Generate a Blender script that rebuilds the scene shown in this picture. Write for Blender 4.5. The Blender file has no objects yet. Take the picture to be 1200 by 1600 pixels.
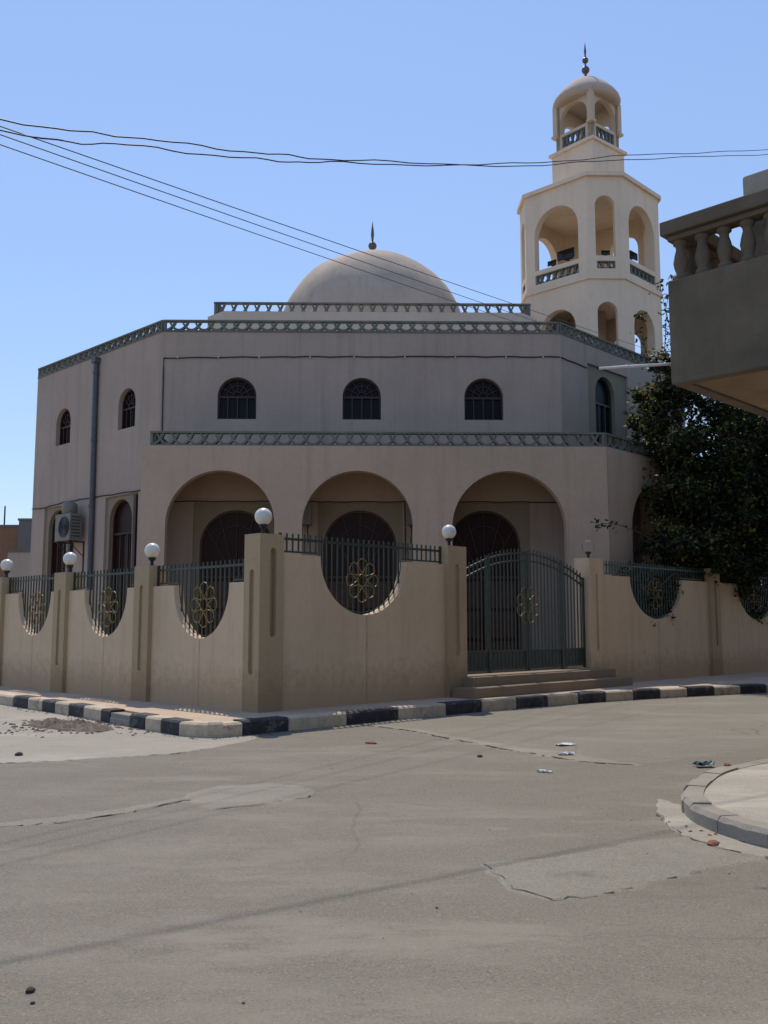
import bpy, bmesh, math, random
from mathutils import Vector
from mathutils.geometry import tessellate_polygon
random.seed(7)
R=math.radians
scn=bpy.context.scene; COL=scn.collection

# ---------------------------------------------------------------- materials
def nmat(name):
    m=bpy.data.materials.new(name); m.use_nodes=True
    nt=m.node_tree; b=nt.nodes['Principled BSDF']
    return m,nt,b
def N(nt,t,**kw):
    n=nt.nodes.new(t)
    for k,v in kw.items():
        if k in n.inputs: n.inputs[k].default_value=v
        else: setattr(n,k,v)
    return n
def pos(nt,scale=(1,1,1)):
    g=N(nt,'ShaderNodeNewGeometry'); mp=N(nt,'ShaderNodeMapping'); mp.inputs['Scale'].default_value=scale
    nt.links.new(g.outputs['Position'],mp.inputs['Vector']); return mp.outputs['Vector']
def noise(nt,vec,scale,detail=5,rough=.55):
    n=N(nt,'ShaderNodeTexNoise'); n.inputs['Scale'].default_value=scale; n.inputs['Detail'].default_value=detail
    n.inputs['Roughness'].default_value=rough; nt.links.new(vec,n.inputs['Vector']); return n.outputs['Fac']
def ramp(nt,fac,stops):
    r=N(nt,'ShaderNodeValToRGB'); e=r.color_ramp.elements
    while len(e)<len(stops): e.new(.5)
    for i,(p,c) in enumerate(stops):
        e[i].position=p; e[i].color=(c[0],c[1],c[2],1) if not isinstance(c,(int,float)) else (c,c,c,1)
    nt.links.new(fac,r.inputs['Fac']); return r.outputs['Color']
def mixc(nt,a,b,fac,mode='MIX'):
    m=N(nt,'ShaderNodeMix',data_type='RGBA',blend_type=mode)
    for sock,v in ((6,a),(7,b)):
        if isinstance(v,tuple): m.inputs[sock].default_value=(v[0],v[1],v[2],1)
        else: nt.links.new(v,m.inputs[sock])
    if isinstance(fac,(int,float)): m.inputs[0].default_value=fac
    else: nt.links.new(fac,m.inputs[0])
    return m.outputs[2]
def bump(nt,b,h,strength=.3,dist=.02):
    n=N(nt,'ShaderNodeBump'); n.inputs['Strength'].default_value=strength; n.inputs['Distance'].default_value=dist
    nt.links.new(h,n.inputs['Height']); nt.links.new(n.outputs['Normal'],b.inputs['Normal'])
def sc(c,k): return tuple(min(1,x*k) for x in c)

def stucco(name,col,var=.1,stain=.25,scale=1.0,b_s=.35,rough=.9,dirt_z=None,streaks=()):
    m,nt,b=nmat(name); v=pos(nt)
    n1=noise(nt,v,.55*scale,6,.6); n2=noise(nt,v,45*scale,3,.6); n3=noise(nt,v,7*scale,5,.65)
    c=ramp(nt,n1,[(.3,sc(col,1-var)),(.7,sc(col,1+var))])
    c=mixc(nt,c,sc(col,.8),ramp(nt,n3,[(.5,0.),(.75,.45)]))
    sv=pos(nt,(2.2,2.2,.14)); s1=noise(nt,sv,1.6,6,.65)
    c=mixc(nt,c,(col[0]*.55,col[1]*.5,col[2]*.45),ramp(nt,s1,[(.5,0.),(.8,stain)]))
    c=mixc(nt,c,sc(col,1.25),ramp(nt,n2,[(.35,0.),(.85,.35)]))
    for x0,y0 in streaks:   # hairline crack with rust run-off below a wall opening
        q=N(nt,'ShaderNodeVectorMath',operation='SUBTRACT'); nt.links.new(v,q.inputs[0]); q.inputs[1].default_value=(x0,y0,0)
        q2=N(nt,'ShaderNodeVectorMath',operation='MULTIPLY'); nt.links.new(q.outputs[0],q2.inputs[0]); q2.inputs[1].default_value=(1,1,0)
        ln=N(nt,'ShaderNodeVectorMath',operation='LENGTH'); nt.links.new(q2.outputs[0],ln.inputs[0])
        a_=N(nt,'ShaderNodeMath',operation='MULTIPLY_ADD'); nt.links.new(n3,a_.inputs[0]); a_.inputs[1].default_value=.07; nt.links.new(ln.outputs['Value'],a_.inputs[2])
        c=mixc(nt,c,(col[0]*.6,col[1]*.48,col[2]*.38),ramp(nt,a_.outputs[0],[(.03,.75),(.065,0.)]))
    if dirt_z is not None:   # splash dirt near the foot of a wall (real dirt, irregular edge)
        g=N(nt,'ShaderNodeNewGeometry'); sx=N(nt,'ShaderNodeSeparateXYZ'); nt.links.new(g.outputs['Position'],sx.inputs[0])
        ad=N(nt,'ShaderNodeMath',operation='ADD'); nt.links.new(sx.outputs['Z'],ad.inputs[0])
        mu=N(nt,'ShaderNodeMath',operation='MULTIPLY'); nt.links.new(n3,mu.inputs[0]); mu.inputs[1].default_value=-.9
        nt.links.new(mu.outputs[0],ad.inputs[1])
        c=mixc(nt,c,(col[0]*.62,col[1]*.5,col[2]*.4),ramp(nt,ad.outputs[0],[(dirt_z-.35,.55),(dirt_z+.15,0.)]))
    nt.links.new(c,b.inputs['Base Color']); b.inputs['Roughness'].default_value=rough
    b.inputs['Specular IOR Level'].default_value=.25
    hh=N(nt,'ShaderNodeMath',operation='ADD'); nt.links.new(n2,hh.inputs[0]); nt.links.new(n3,hh.inputs[1])
    bump(nt,b,hh.outputs[0],b_s,.012)
    return m
def plain(name,col,rough=.5,metal=0,var=.12,sc_=6,bmp=.1,spec=.4):
    m,nt,b=nmat(name); v=pos(nt); n=noise(nt,v,sc_,5,.6)
    nt.links.new(ramp(nt,n,[(.3,sc(col,1-var)),(.7,sc(col,1+var))]),b.inputs['Base Color'])
    b.inputs['Roughness'].default_value=rough; b.inputs['Metallic'].default_value=metal
    b.inputs['Specular IOR Level'].default_value=spec
    bump(nt,b,noise(nt,v,sc_*8,3),bmp,.005); return m

M={}
M['wall']=stucco('mosque_stucco',(.405,.32,.255),.09,.5)
M['porchwall']=stucco('porch_stucco',(.46,.35,.255),.08,.5)
M['inner']=stucco('inner_stucco',(.40,.31,.235),.07,.2)
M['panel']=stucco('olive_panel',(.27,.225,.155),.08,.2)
M['fence']=stucco('fence_stucco',(.58,.43,.275),.08,.42,dirt_z=.35,streaks=[(-2.04-t_*.7071,15.46+t_*.7071) for t_ in (1.62,4.92,8.05)]+[(-2.04+t_*.7071,15.46+t_*.7071) for t_ in (2.45,12.80)])
M['pillar']=stucco('pillar_stucco',(.40,.295,.175),.08,.35,dirt_z=.35)
M['minaret']=stucco('minaret_stucco',(.70,.565,.42),.07,.3)
M['lanternwall']=stucco('lantern_plaster',(.56,.45,.33),.09,.35)
M['cap']=stucco('lantern_cap_plaster',(.46,.37,.30),.12,.4)
M['dome']=stucco('dome_plaster',(.46,.37,.29),.16,.45,scale=1.3,b_s=.6)
M['tier']=stucco('roof_tier_stucco',(.50,.42,.34),.06,.2)
M['roof']=stucco('roof_screed',(.42,.38,.33),.12,.2)
M['lattice']=stucco('lattice_block_paint',(.165,.17,.145),.25,.5,scale=2.5,b_s=.5)
M['latticelight']=stucco('minaret_lattice_paint',(.16,.17,.15),.2,.4,scale=2.5,b_s=.5)
M['step']=stucco('step_terrazzo',(.25,.185,.12),.1,.2)
M['white']=stucco('kerb_white_paint',(.50,.455,.39),.16,.6,scale=2.2,b_s=.6)
M['black']=stucco('kerb_black_paint',(.03,.03,.034),.3,.2,scale=2.2,b_s=.6)
def paintmat(name,col,under,dust=.6):
    m,nt,b=nmat(name); v=pos(nt); n1=noise(nt,v,3.2,7,.7); n2=noise(nt,v,26,5,.7); n3=noise(nt,v,1.3,4,.6)
    c=ramp(nt,n3,[(.3,sc(col,.85)),(.7,sc(col,1.12))])
    ad=N(nt,'ShaderNodeMath',operation='MULTIPLY_ADD'); nt.links.new(n2,ad.inputs[0]); ad.inputs[1].default_value=.45; nt.links.new(n1,ad.inputs[2])
    c=mixc(nt,c,under,ramp(nt,ad.outputs[0],[(.80,0.),(.86,.85)]))
    c=mixc(nt,c,(.20,.165,.125),ramp(nt,noise(nt,v,5.5,6,.7),[(.45,0.),(.75,dust)]))
    nt.links.new(c,b.inputs['Base Color']); b.inputs['Roughness'].default_value=.8; bump(nt,b,ad.outputs[0],.9,.02); return m
M['greyfar2']=stucco('pier_render',(.34,.30,.24),.15,.4,b_s=.6)
M['white']=paintmat('worn_white_kerb_paint',(.53,.42,.29),(.25,.20,.15)); M['black']=paintmat('worn_black_kerb_paint',(.02,.02,.024),(.13,.115,.095),.28)
M['mortar']=stucco('kerb_concrete',(.30,.262,.21),.15,.4,scale=2,b_s=.8)
M['balcony']=stucco('balcony_concrete',(.16,.128,.088),.35,.7,scale=2.2,b_s=.9)
M['balunder']=stucco('balcony_soffit_paint',(.30,.21,.135),.3,.6,scale=1.6,b_s=.7)
M['balrail']=stucco('baluster_concrete',(.15,.115,.08),.15,.5,scale=3,b_s=.6)
M['green']=plain('green_iron_paint',(.030,.046,.034),.45,.0,.3,9,.1)
M['gold']=plain('gold_iron_paint',(.20,.14,.045),.55,.15,.3,9,.1)
M['wood']=plain('brown_window_frame',(.042,.016,.012),.5,0,.25,12,.2)
M['doorwood']=plain('door_wood',(.075,.026,.018),.55,0,.3,10,.2)
M['pipe']=plain('grey_drainpipe_paint',(.085,.09,.10),.5,0,.2,5,.1)
M['cable']=plain('black_cable',(.02,.02,.03),.6)
M['wire']=plain('overhead_wire_rubber',(.03,.028,.04),.6)
M['acwhite']=plain('air_conditioner_enamel',(.19,.175,.145),.5,0,.12,3,.05)
M['acdark']=plain('air_conditioner_grille',(.03,.03,.032),.5)
M['metal']=plain('dark_metal',(.035,.035,.04),.45,.5)
M['finial']=plain('finial_metal',(.14,.11,.10),.45,.6)
M['clip']=plain('cable_clip',(.5,.48,.45),.6)
M['whitepipe']=plain('white_plastic_pipe',(.6,.58,.54),.5)
M['bark']=plain('bark',(.09,.065,.045),.9,0,.3,14,.8)
m,nt,b=nmat('window_glass'); b.inputs['Base Color'].default_value=(.008,.008,.010,1); b.inputs['Roughness'].default_value=.3
b.inputs['Specular IOR Level'].default_value=.12; bump(nt,b,noise(nt,pos(nt),1.5,2),.15,.02); M['glass']=m
m,nt,b=nmat('opal_globe'); b.inputs['Base Color'].default_value=(.66,.64,.57,1); b.inputs['Roughness'].default_value=.28
b.inputs['Subsurface Weight'].default_value=.6; b.inputs['Subsurface Radius'].default_value=(.12,.11,.09); b.inputs['Subsurface Scale'].default_value=.5
bump(nt,b,noise(nt,pos(nt),60,2),.06,.003); M['globe']=m
m,nt,b=nmat('clear_globe'); b.inputs['Base Color'].default_value=(.8,.8,.8,1); b.inputs['Roughness'].default_value=.08
b.inputs['Transmission Weight'].default_value=.93; b.inputs['IOR'].default_value=1.08; M['clearglobe']=m

m,nt,b=nmat('brown_glazed_panel'); b.inputs['Base Color'].default_value=(.028,.011,.009,1); b.inputs['Roughness'].default_value=.35; b.inputs['Specular IOR Level'].default_value=.12; M['glass2']=m
def leafmat(name,cols,trans=.25):
    m,nt,b=nmat(name)
    g=N(nt,'ShaderNodeNewGeometry')
    c=ramp(nt,g.outputs['Random Per Island'],cols); nt.links.new(c,b.inputs['Base Color'])
    b.inputs['Roughness'].default_value=.5; b.inputs['Specular IOR Level'].default_value=.3
    tr=N(nt,'ShaderNodeBsdfTranslucent'); nt.links.new(c,tr.inputs['Color'])
    mx=N(nt,'ShaderNodeMixShader'); mx.inputs[0].default_value=trans
    out=nt.nodes['Material Output']; nt.links.new(b.outputs[0],mx.inputs[1]); nt.links.new(tr.outputs[0],mx.inputs[2]); nt.links.new(mx.outputs[0],out.inputs[0])
    return m
M['leaf']=leafmat('tree_leaves',[(0,(.012,.022,.010)),(.35,(.022,.038,.014)),(.58,(.032,.045,.018)),(.72,(.075,.035,.03)),(.82,(.035,.05,.02)),(.93,(.11,.13,.025)),(1,(.22,.27,.05))],.34)
M['leaf2']=leafmat('shrub_leaves',[(0,(.02,.035,.012)),(.5,(.04,.06,.018)),(.8,(.09,.10,.02)),(1,(.2,.11,.03))],.3)

def mulf(nt,a,b_):
    m=N(nt,'ShaderNodeMath',operation='MULTIPLY'); nt.links.new(a,m.inputs[0]); nt.links.new(b_,m.inputs[1]); return m.outputs[0]
def roadmat(name,base,k=1.0,marks=()):
    m,nt,b=nmat(name); v=pos(nt)
    big=noise(nt,v,.22,5,.6); mid=noise(nt,v,1.3,6,.65); fine=noise(nt,v,58,4,.75); vf=noise(nt,v,170,2,.6)
    c=ramp(nt,big,[(.3,sc(base,.86)),(.7,sc(base,1.13))])
    c=mixc(nt,c,(base[0]*1.28,base[1]*1.29,base[2]*1.30),ramp(nt,mid,[(.5,0.),(.72,.6)]))
    c=mixc(nt,c,(base[0]*.72,base[1]*.70,base[2]*.68),ramp(nt,noise(nt,v,2.7,7,.7),[(.55,0.),(.8,.6)]))
    vo=N(nt,'ShaderNodeTexVoronoi'); vo.inputs['Scale'].default_value=95; nt.links.new(v,vo.inputs['Vector'])
    sx=N(nt,'ShaderNodeSeparateColor'); nt.links.new(vo.outputs['Color'],sx.inputs[0])
    c=mixc(nt,c,(base[0]*1.7,base[1]*1.62,base[2]*1.5),ramp(nt,sx.outputs[0],[(.72,0.),(.95,.6*k)]))
    c=mixc(nt,c,sc(base,.45),ramp(nt,sx.outputs[1],[(.72,0.),(.95,.65*k)]))
    c=mixc(nt,c,sc(base,.6),ramp(nt,fine,[(.45,0.),(.72,.8*k)]))
    c=mixc(nt,c,sc(base,1.5),ramp(nt,vf,[(.5,0.),(.72,.7*k)]))
    c=mixc(nt,c,(base[0]*1.12,base[1]*.98,base[2]*.86),ramp(nt,noise(nt,v,21,3,.7),[(.5,0.),(.7,.6)]))
    c=mixc(nt,c,(base[0]*.92,base[1]*1.03,base[2]*1.04),ramp(nt,noise(nt,v,15,3,.7),[(.5,0.),(.7,.6)]))
    sv=N(nt,'ShaderNodeMapping'); sv.inputs['Rotation'].default_value=(0,0,-.45); sv.inputs['Scale'].default_value=(.55,1.5,1); nt.links.new(v,sv.inputs['Vector'])
    w1=noise(nt,sv.outputs[0],1.1,9,.72); w2=noise(nt,sv.outputs[0],.45,4,.6)
    c=mixc(nt,c,(base[0]*1.42,base[1]*1.44,base[2]*1.44),mulf(nt,ramp(nt,w1,[(.47,0.),(.57,.6),(.72,.85)]),ramp(nt,w2,[(.42,0.),(.62,1.)])))
    c=mixc(nt,c,(base[0]*.70,base[1]*.66,base[2]*.60),mulf(nt,ramp(nt,noise(nt,sv.outputs[0],2.2,8,.7),[(.52,0.),(.68,.6)]),ramp(nt,w2,[(.35,.8),(.55,.1)])))
    for cx,cy,rx,ry,ro,st,kk in marks:
        mp=N(nt,'ShaderNodeMapping',vector_type='TEXTURE'); mp.inputs['Location'].default_value=(cx,cy,0); mp.inputs['Rotation'].default_value=(0,0,ro); mp.inputs['Scale'].default_value=(rx,ry,1)
        nt.links.new(v,mp.inputs['Vector']); ln=N(nt,'ShaderNodeVectorMath',operation='LENGTH'); nt.links.new(mp.outputs[0],ln.inputs[0])
        aa=N(nt,'ShaderNodeMath',operation='ADD'); nt.links.new(ln.outputs['Value'],aa.inputs[0])
        mm=N(nt,'ShaderNodeMath',operation='MULTIPLY_ADD'); nt.links.new(mid,mm.inputs[0]); mm.inputs[1].default_value=1.6; mm.inputs[2].default_value=-.8; nt.links.new(mm.outputs[0],aa.inputs[1])
        c=mixc(nt,c,sc(base,kk) if kk<1 else (base[0]*kk,base[1]*kk*1.02,base[2]*kk*1.05),mulf(nt,ramp(nt,aa.outputs[0],[(.5,st),(1.1,0.)]),ramp(nt,noise(nt,v,4.5,8,.75),[(.38,0.),(.62,1.)])))
    # thin wandering cracks
    vc=N(nt,'ShaderNodeTexVoronoi',feature='DISTANCE_TO_EDGE'); vc.inputs['Scale'].default_value=.33
    wp=N(nt,'ShaderNodeTexNoise'); wp.inputs['Scale'].default_value=1.4; wp.inputs['Detail'].default_value=6; nt.links.new(v,wp.inputs['Vector'])
    ad=mixc(nt,v,wp.outputs['Color'],.35,'ADD'); nt.links.new(ad,vc.inputs['Vector'])
    crk=ramp(nt,vc.outputs['Distance'],[(.0,1.),(.006,0.)])
    cm=N(nt,'ShaderNodeMath',operation='MULTIPLY'); nt.links.new(crk,cm.inputs[0]); nt.links.new(ramp(nt,big,[(.5,0.),(.6,.55)]),cm.inputs[1])
    c=mixc(nt,c,sc(base,.4),cm.outputs[0])
    nt.links.new(c,b.inputs['Base Color']); b.inputs['Roughness'].default_value=.85; b.inputs['Specular IOR Level'].default_value=.3
    s=N(nt,'ShaderNodeMath',operation='ADD'); nt.links.new(fine,s.inputs[0]); nt.links.new(sx.outputs[0],s.inputs[1])
    s2=N(nt,'ShaderNodeMath',operation='ADD'); nt.links.new(s.outputs[0],s2.inputs[0]); nt.links.new(mid,s2.inputs[1])
    bump(nt,b,s2.outputs[0],.75*max(k,.5),.014); return m
M['road']=roadmat('worn_road',(.205,.178,.137),marks=[(-1.5,7.2,.75,.42,.3,.6,1.35),(-2.0,6.3,1.0,.3,.5,.45,1.3),(-1.6,5.1,.9,.25,.6,.45,1.32),(.15,7.4,.28,.08,.1,.6,1.5),(.9,7.75,.12,.07,0,.6,1.5),(-.4,4.3,.9,.22,.2,.35,1.25),
 (3.0,5.6,1.6,.5,-.3,.25,.8),(-.5,11.5,3.4,.9,.1,.22,1.2),(-3.2,10.4,1.6,.35,.4,.35,.82),(2.3,9.4,1.6,.7,.4,.2,1.2),(-.2,12.9,.45,.12,.3,.5,1.35),(6,17,4,1.6,.7,.4,1.25)])
M['apron']=roadmat('pale_concrete',(.295,.265,.212),.6)
M['patch']=roadmat('concrete_patch',(.235,.212,.165),.9,marks=[(1.25,6.35,.22,.10,.3,.6,.6),(1.35,6.3,.12,.06,-.3,.7,.5),(2.2,6.9,.5,.15,.5,.4,1.25),(-1.2,9.2,.5,.2,.2,.3,1.15)])
M['seam']=roadmat('worn_seam',(.25,.222,.172),.9)
M['road2']=roadmat('lighter_road',(.217,.190,.148),.9)
M['pave']=roadmat('pink_paving',(.46,.345,.245),.35)
M['island']=roadmat('island_screed',(.35,.31,.25),.7)
M['ground']=roadmat('sandy_ground',(.32,.26,.19),.6)
M['rubble']=roadmat('rubble_mix',(.17,.135,.10),1.0)

# ---------------------------------------------------------------- mesh helper
class Frame:
    """vertical plane frame: u along wall, d outward, z up"""
    def __init__(s,o,ang,side=-1):
        s.o=Vector((o[0],o[1],0)); s.u=Vector((math.cos(R(ang)),math.sin(R(ang)),0))
        a=ang+90*side; s.n=Vector((math.cos(R(a)),math.sin(R(a)),0)); s.ang=ang; s.side=side
    def p(s,u,d,z): return s.o+s.u*u+s.n*d+Vector((0,0,z))
    def at(s,u,d=0): 
        q=s.p(u,d,0); return (q.x,q.y)
WORLD=Frame((0,0),0,1)
class MB:
    def __init__(s,fr=WORLD): s.v=[];s.f=[];s.m=[];s.fr=fr;s.cur=0;s.smooth=set()
    def add(s,vs,fs,smooth=False):
        o=len(s.v); s.v+= [Vector(x) for x in vs]
        for f in fs:
            if smooth: s.smooth.add(len(s.f))
            s.f.append([o+i for i in f]); s.m.append(s.cur)
    def P(s,u,d,z): return s.fr.p(u,d,z)
    def box(s,u0,u1,d0,d1,z0,z1,bev=0):
        c=[(u0,d0),(u1,d0),(u1,d1),(u0,d1)]
        vs=[s.P(a,b,z0) for a,b in c]+[s.P(a,b,z1) for a,b in c]
        s.add(vs,[(3,2,1,0),(4,5,6,7),(0,1,5,4),(1,2,6,5),(2,3,7,6),(3,0,4,7)])
    def prism(s,poly,z0,z1):
        n=len(poly); vs=[s.P(a,b,z0) for a,b in poly]+[s.P(a,b,z1) for a,b in poly]
        tri=tessellate_polygon([[Vector((a,b,0)) for a,b in poly]])
        s.add(vs,[tuple(t) for t in tri]+[tuple(i+n for i in t) for t in tri]+[(i,(i+1)%n,(i+1)%n+n,i+n) for i in range(n)])
    def sheet(s,poly,z):
        tri=tessellate_polygon([[Vector((a,b,0)) for a,b in poly]])
        s.add([s.P(a,b,z) for a,b in poly],[tuple(t) for t in tri])
    def plate(s,outer,holes,d0,d1):
        """outline in (u,z); thickness d0..d1"""
        loops=[outer]+holes; flat=[p for l in loops for p in l]; n=len(flat)
        tri=tessellate_polygon([[Vector((a,b,0)) for a,b in l] for l in loops])
        vs=[s.P(a,d0,b) for a,b in flat]+[s.P(a,d1,b) for a,b in flat]
        fs=[tuple(t) for t in tri]+[tuple(i+n for i in reversed(t)) for t in tri]
        o=0
        for l in loops:
            k=len(l)
            for i in range(k):
                j=(i+1)%k; fs.append((o+i,o+j,o+j+n,o+i+n))
            o+=k
        s.add(vs,fs)
    def ribbon(s,pts,th,d0,d1,closed=False):
        """a flat band of width th following pts in (u,z)"""
        n=len(pts); L=[];Rr=[]
        for i,(a,b) in enumerate(pts):
            if closed: p,q=pts[(i-1)%n],pts[(i+1)%n]
            else: p,q=pts[max(0,i-1)],pts[min(n-1,i+1)]
            dx,dz=q[0]-p[0],q[1]-p[1]; l=math.hypot(dx,dz) or 1
            nx,nz=-dz/l*th/2,dx/l*th/2; L.append((a+nx,b+nz)); Rr.append((a-nx,b-nz))
        vs=[s.P(a,d0,b) for a,b in L]+[s.P(a,d0,b) for a,b in Rr]+[s.P(a,d1,b) for a,b in L]+[s.P(a,d1,b) for a,b in Rr]
        fs=[]; rng=range(n) if closed else range(n-1)
        for i in rng:
            j=(i+1)%n
            fs+=[(i,j,n+j,n+i),(2*n+i,3*n+i,3*n+j,2*n+j),(i,2*n+i,2*n+j,j),(n+i,n+j,3*n+j,3*n+i)]
        if not closed:
            fs+=[(0,n,3*n,2*n),(n-1,2*n-1+0,4*n-1,3*n-1)]
        s.add(vs,fs)
    def tube(s,pts,r,n=6,world=False,closed=False,cap=True):
        P=[Vector(p) if world else s.P(*p) for p in pts]; k=len(P); vs=[]
        rr=r if isinstance(r,(list,tuple)) else [r]*k
        for i,p in enumerate(P):
            a=P[(i-1)%k] if (closed or i>0) else p; b=P[(i+1)%k] if (closed or i<k-1) else p
            t=(b-a).normalized(); up=Vector((0,0,1)) if abs(t.z)<.9 else Vector((1,0,0))
            x=t.cross(up).normalized(); y=t.cross(x)
            vs+=[p+(x*math.cos(2*math.pi*j/n)+y*math.sin(2*math.pi*j/n))*rr[i] for j in range(n)]
        fs=[]
        for i in range(k if closed else k-1):
            i2=(i+1)%k
            for j in range(n): fs.append((i*n+j,i*n+(j+1)%n,i2*n+(j+1)%n,i2*n+j))
        if cap and not closed: fs+=[tuple(range(n)),tuple((k-1)*n+j for j in range(n))]
        s.add(vs,fs,smooth=n>5)
    def lathe(s,c,prof,n=32,a0=0,smooth=True):
        vs=[];k=len(prof)
        for r,z in prof:
            vs+=[Vector((c[0]+r*math.cos(a0+2*math.pi*j/n),c[1]+r*math.sin(a0+2*math.pi*j/n),z)) for j in range(n)]
        fs=[(i*n+j,i*n+(j+1)%n,(i+1)*n+(j+1)%n,(i+1)*n+j) for i in range(k-1) for j in range(n)]
        fs+=[tuple(range(n)),tuple((k-1)*n+j for j in range(n))]
        s.add(vs,fs,smooth)
    def sphere(s,c,r,n=16,sz=1):
        s.lathe(c,[(max(.001,r*math.sin(math.pi*i/n)),c[2]-r*sz*math.cos(math.pi*i/n)) for i in range(n+1)],n*2)
    def build(s,name,mats,parent=None,jitter=0,bevel=0):
        if not isinstance(mats,(list,tuple)): mats=[mats]
        org=Vector((0,0,0)) 
        if parent is not None:
            q=parent
            while q is not None: org+=q.location; q=q.parent
        me=bpy.data.meshes.new(name)
        me.from_pydata([v-org for v in s.v],[],s.f)
        for mm in mats: me.materials.append(M[mm] if isinstance(mm,str) else mm)
        for i,p in enumerate(me.polygons):
            p.material_index=s.m[i]; p.use_smooth=i in s.smooth
        bm=bmesh.new(); bm.from_mesh(me)
        if not getattr(s,'norec',False): bmesh.ops.recalc_face_normals(bm,faces=bm.faces)
        bm.to_mesh(me); bm.free()
        o=bpy.data.objects.new(name,me); COL.objects.link(o)
        if parent is not None: o.parent=parent
        if bevel:
            md=o.modifiers.new('bevel','BEVEL'); md.width=bevel; md.segments=2; md.limit_method='ANGLE'; md.angle_limit=R(50)
        return o
def tag(o,label=None,cat=None,group=None,kind=None):
    if label: o['label']=label
    if cat: o['category']=cat
    if group: o['group']=group
    if kind: o['kind']=kind
    return o
def empty(name,loc,label=None,cat=None,group=None):
    o=bpy.data.objects.new(name,None); COL.objects.link(o); o.location=loc; o.empty_display_size=.3
    return tag(o,label,cat,group)
def copy_tree(o,parent=None):
    c=o.copy(); COL.objects.link(c)
    if parent is not None: c.parent=parent
    for ch in list(o.children): copy_tree(ch,c)
    return c
def arch(cx,w,z0,zs,n=22,rz=None):
    """arched hole outline: centre, width, sill, spring height"""
    r=w/2; rz=rz or r
    return [(cx-r,z0),(cx+r,z0)]+[(cx+r*math.cos(math.pi*i/n),zs+rz*math.sin(math.pi*i/n)) for i in range(n+1)]
def rect(u0,u1,z0,z1): return [(u0,z0),(u1,z0),(u1,z1),(u0,z1)]

# ================================================================= SETTING
def blob_edge(poly,amp=.05,step=.18,seed=0):
    rnd=random.Random(seed); out=[]; n=len(poly)
    for i in range(n):
        a,b=poly[i],poly[(i+1)%n]; L=math.hypot(b[0]-a[0],b[1]-a[1]); k=max(1,int(L/step))
        for j in range(k):
            t=j/k; out.append((a[0]+(b[0]-a[0])*t+rnd.uniform(-amp,amp),a[1]+(b[1]-a[1])*t+rnd.uniform(-amp,amp)))
    return out
g=MB(); g.sheet([(-600,-300),(600,-300),(600,900),(-600,900)],-.03); tag(g.build('ground','ground'),kind='structure')
g=MB(); g.sheet([(-60,-30),(45,-30),(45,70),(-60,70)],0); tag(g.build('road','road'),kind='structure')

# kerb of the mosque pavement
KB=[(-16.5,30.6,0),(-13.0,26.1,1),(-9.41,21.58,0),(-8.83,20.8,1),(-8.21,20.05,0),(-7.23,18.9,1),(-6.76,18.39,0),(-6.32,17.92,1),(-5.95,17.52,0),(-5.56,17.1,1),(-5.15,16.63,0),(-4.68,16.05,1),(-4.45,15.76,0),(-3.97,15.17,1),(-3.64,14.79,0),(-3.31,14.41,1),(-2.95,14.0,0),
 (-2.69,13.84,0),(-2.50,13.76,0),(-2.28,13.80,0),(-2.03,14.0,1),(-1.78,14.26,1),(-1.44,14.65,0),(-.59,15.48,1),(.24,16.34,0),(1.10,17.12,1),(1.80,17.80,0),(2.52,18.42,1),(3.21,18.99,0),(3.93,19.58,1),(4.6,20.08,0),(5.30,20.58,1),(6.0,21.02,0),(6.72,21.45,1),(7.46,21.85,0),(8.2,22.25,1),(8.95,22.65,0),(9.9,23.2,1),(10.8,23.7,0),(11.8,24.3,1),(12.8,24.9,0),(14,25.6,1),(15.2,26.3,0)]
KB=[(x,y,c) for x,y,c in KB]
def offs(pts,d):
    out=[];n=len(pts)
    for i in range(n):
        a=pts[max(0,i-1)];b=pts[min(n-1,i+1)];dx,dy=b[0]-a[0],b[1]-a[1];l=math.hypot(dx,dy)
        out.append((pts[i][0]-dy/l*d,pts[i][1]+dx/l*d))
    return out
kin=offs(KB,.26)
kb=MB(); rnd=random.Random(3)
for i in range(len(KB)-1):
    a,b=KB[i],KB[i+1]; ai,bi=kin[i],kin[i+1]; z=.205+rnd.uniform(-.012,.012)
    same=KB[i+1][2]==a[2] if i+1<len(KB) else False
    e=.0 if same else .012; L=math.hypot(b[0]-a[0],b[1]-a[1]); t=e/L
    lp=lambda p,q,t:(p[0]+(q[0]-p[0])*t,p[1]+(q[1]-p[1])*t)
    a2,b2,ai2,bi2=lp(a,b,t if i and KB[i-1][2]!=a[2] else 0),lp(a,b,1-t),lp(ai,bi,t),lp(ai,bi,1-t)
    # chamfered top front edge
    kb.cur=a[2]
    if i==12: kb.cur=2; z=.12
    f1=lp(a2,ai2,.12); f2=lp(b2,bi2,.12)
    j=rnd.uniform(-.008,.008); nx=(ai[0]-a[0])*j; ny=(ai[1]-a[1])*j
    vs=[(a2[0]+nx,a2[1]+ny,-.1),(b2[0]+nx,b2[1]+ny,-.1),(b2[0]+nx,b2[1]+ny,z-.03),(a2[0]+nx,a2[1]+ny,z-.03),(f1[0],f1[1],z),(f2[0],f2[1],z),(ai2[0],ai2[1],z),(bi2[0],bi2[1],z),(ai2[0],ai2[1],-.1),(bi2[0],bi2[1],-.1)]
    kb.add(vs,[(0,1,2,3),(3,2,5,4),(4,5,7,6),(6,7,9,8),(0,3,4,6,8),(1,9,7,5,2),(0,8,9,1)])
kb.cur=2
core=offs(KB,.02); core2=offs(KB,.24)
for i in range(len(KB)-1):
    a,b,c,d=core[i],core[i+1],core2[i+1],core2[i]
    kb.prism([a[:2],b[:2],c[:2],d[:2]],-.05,.17)
tag(kb.build('kerb',['white','black','mortar']),kind='structure')

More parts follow.
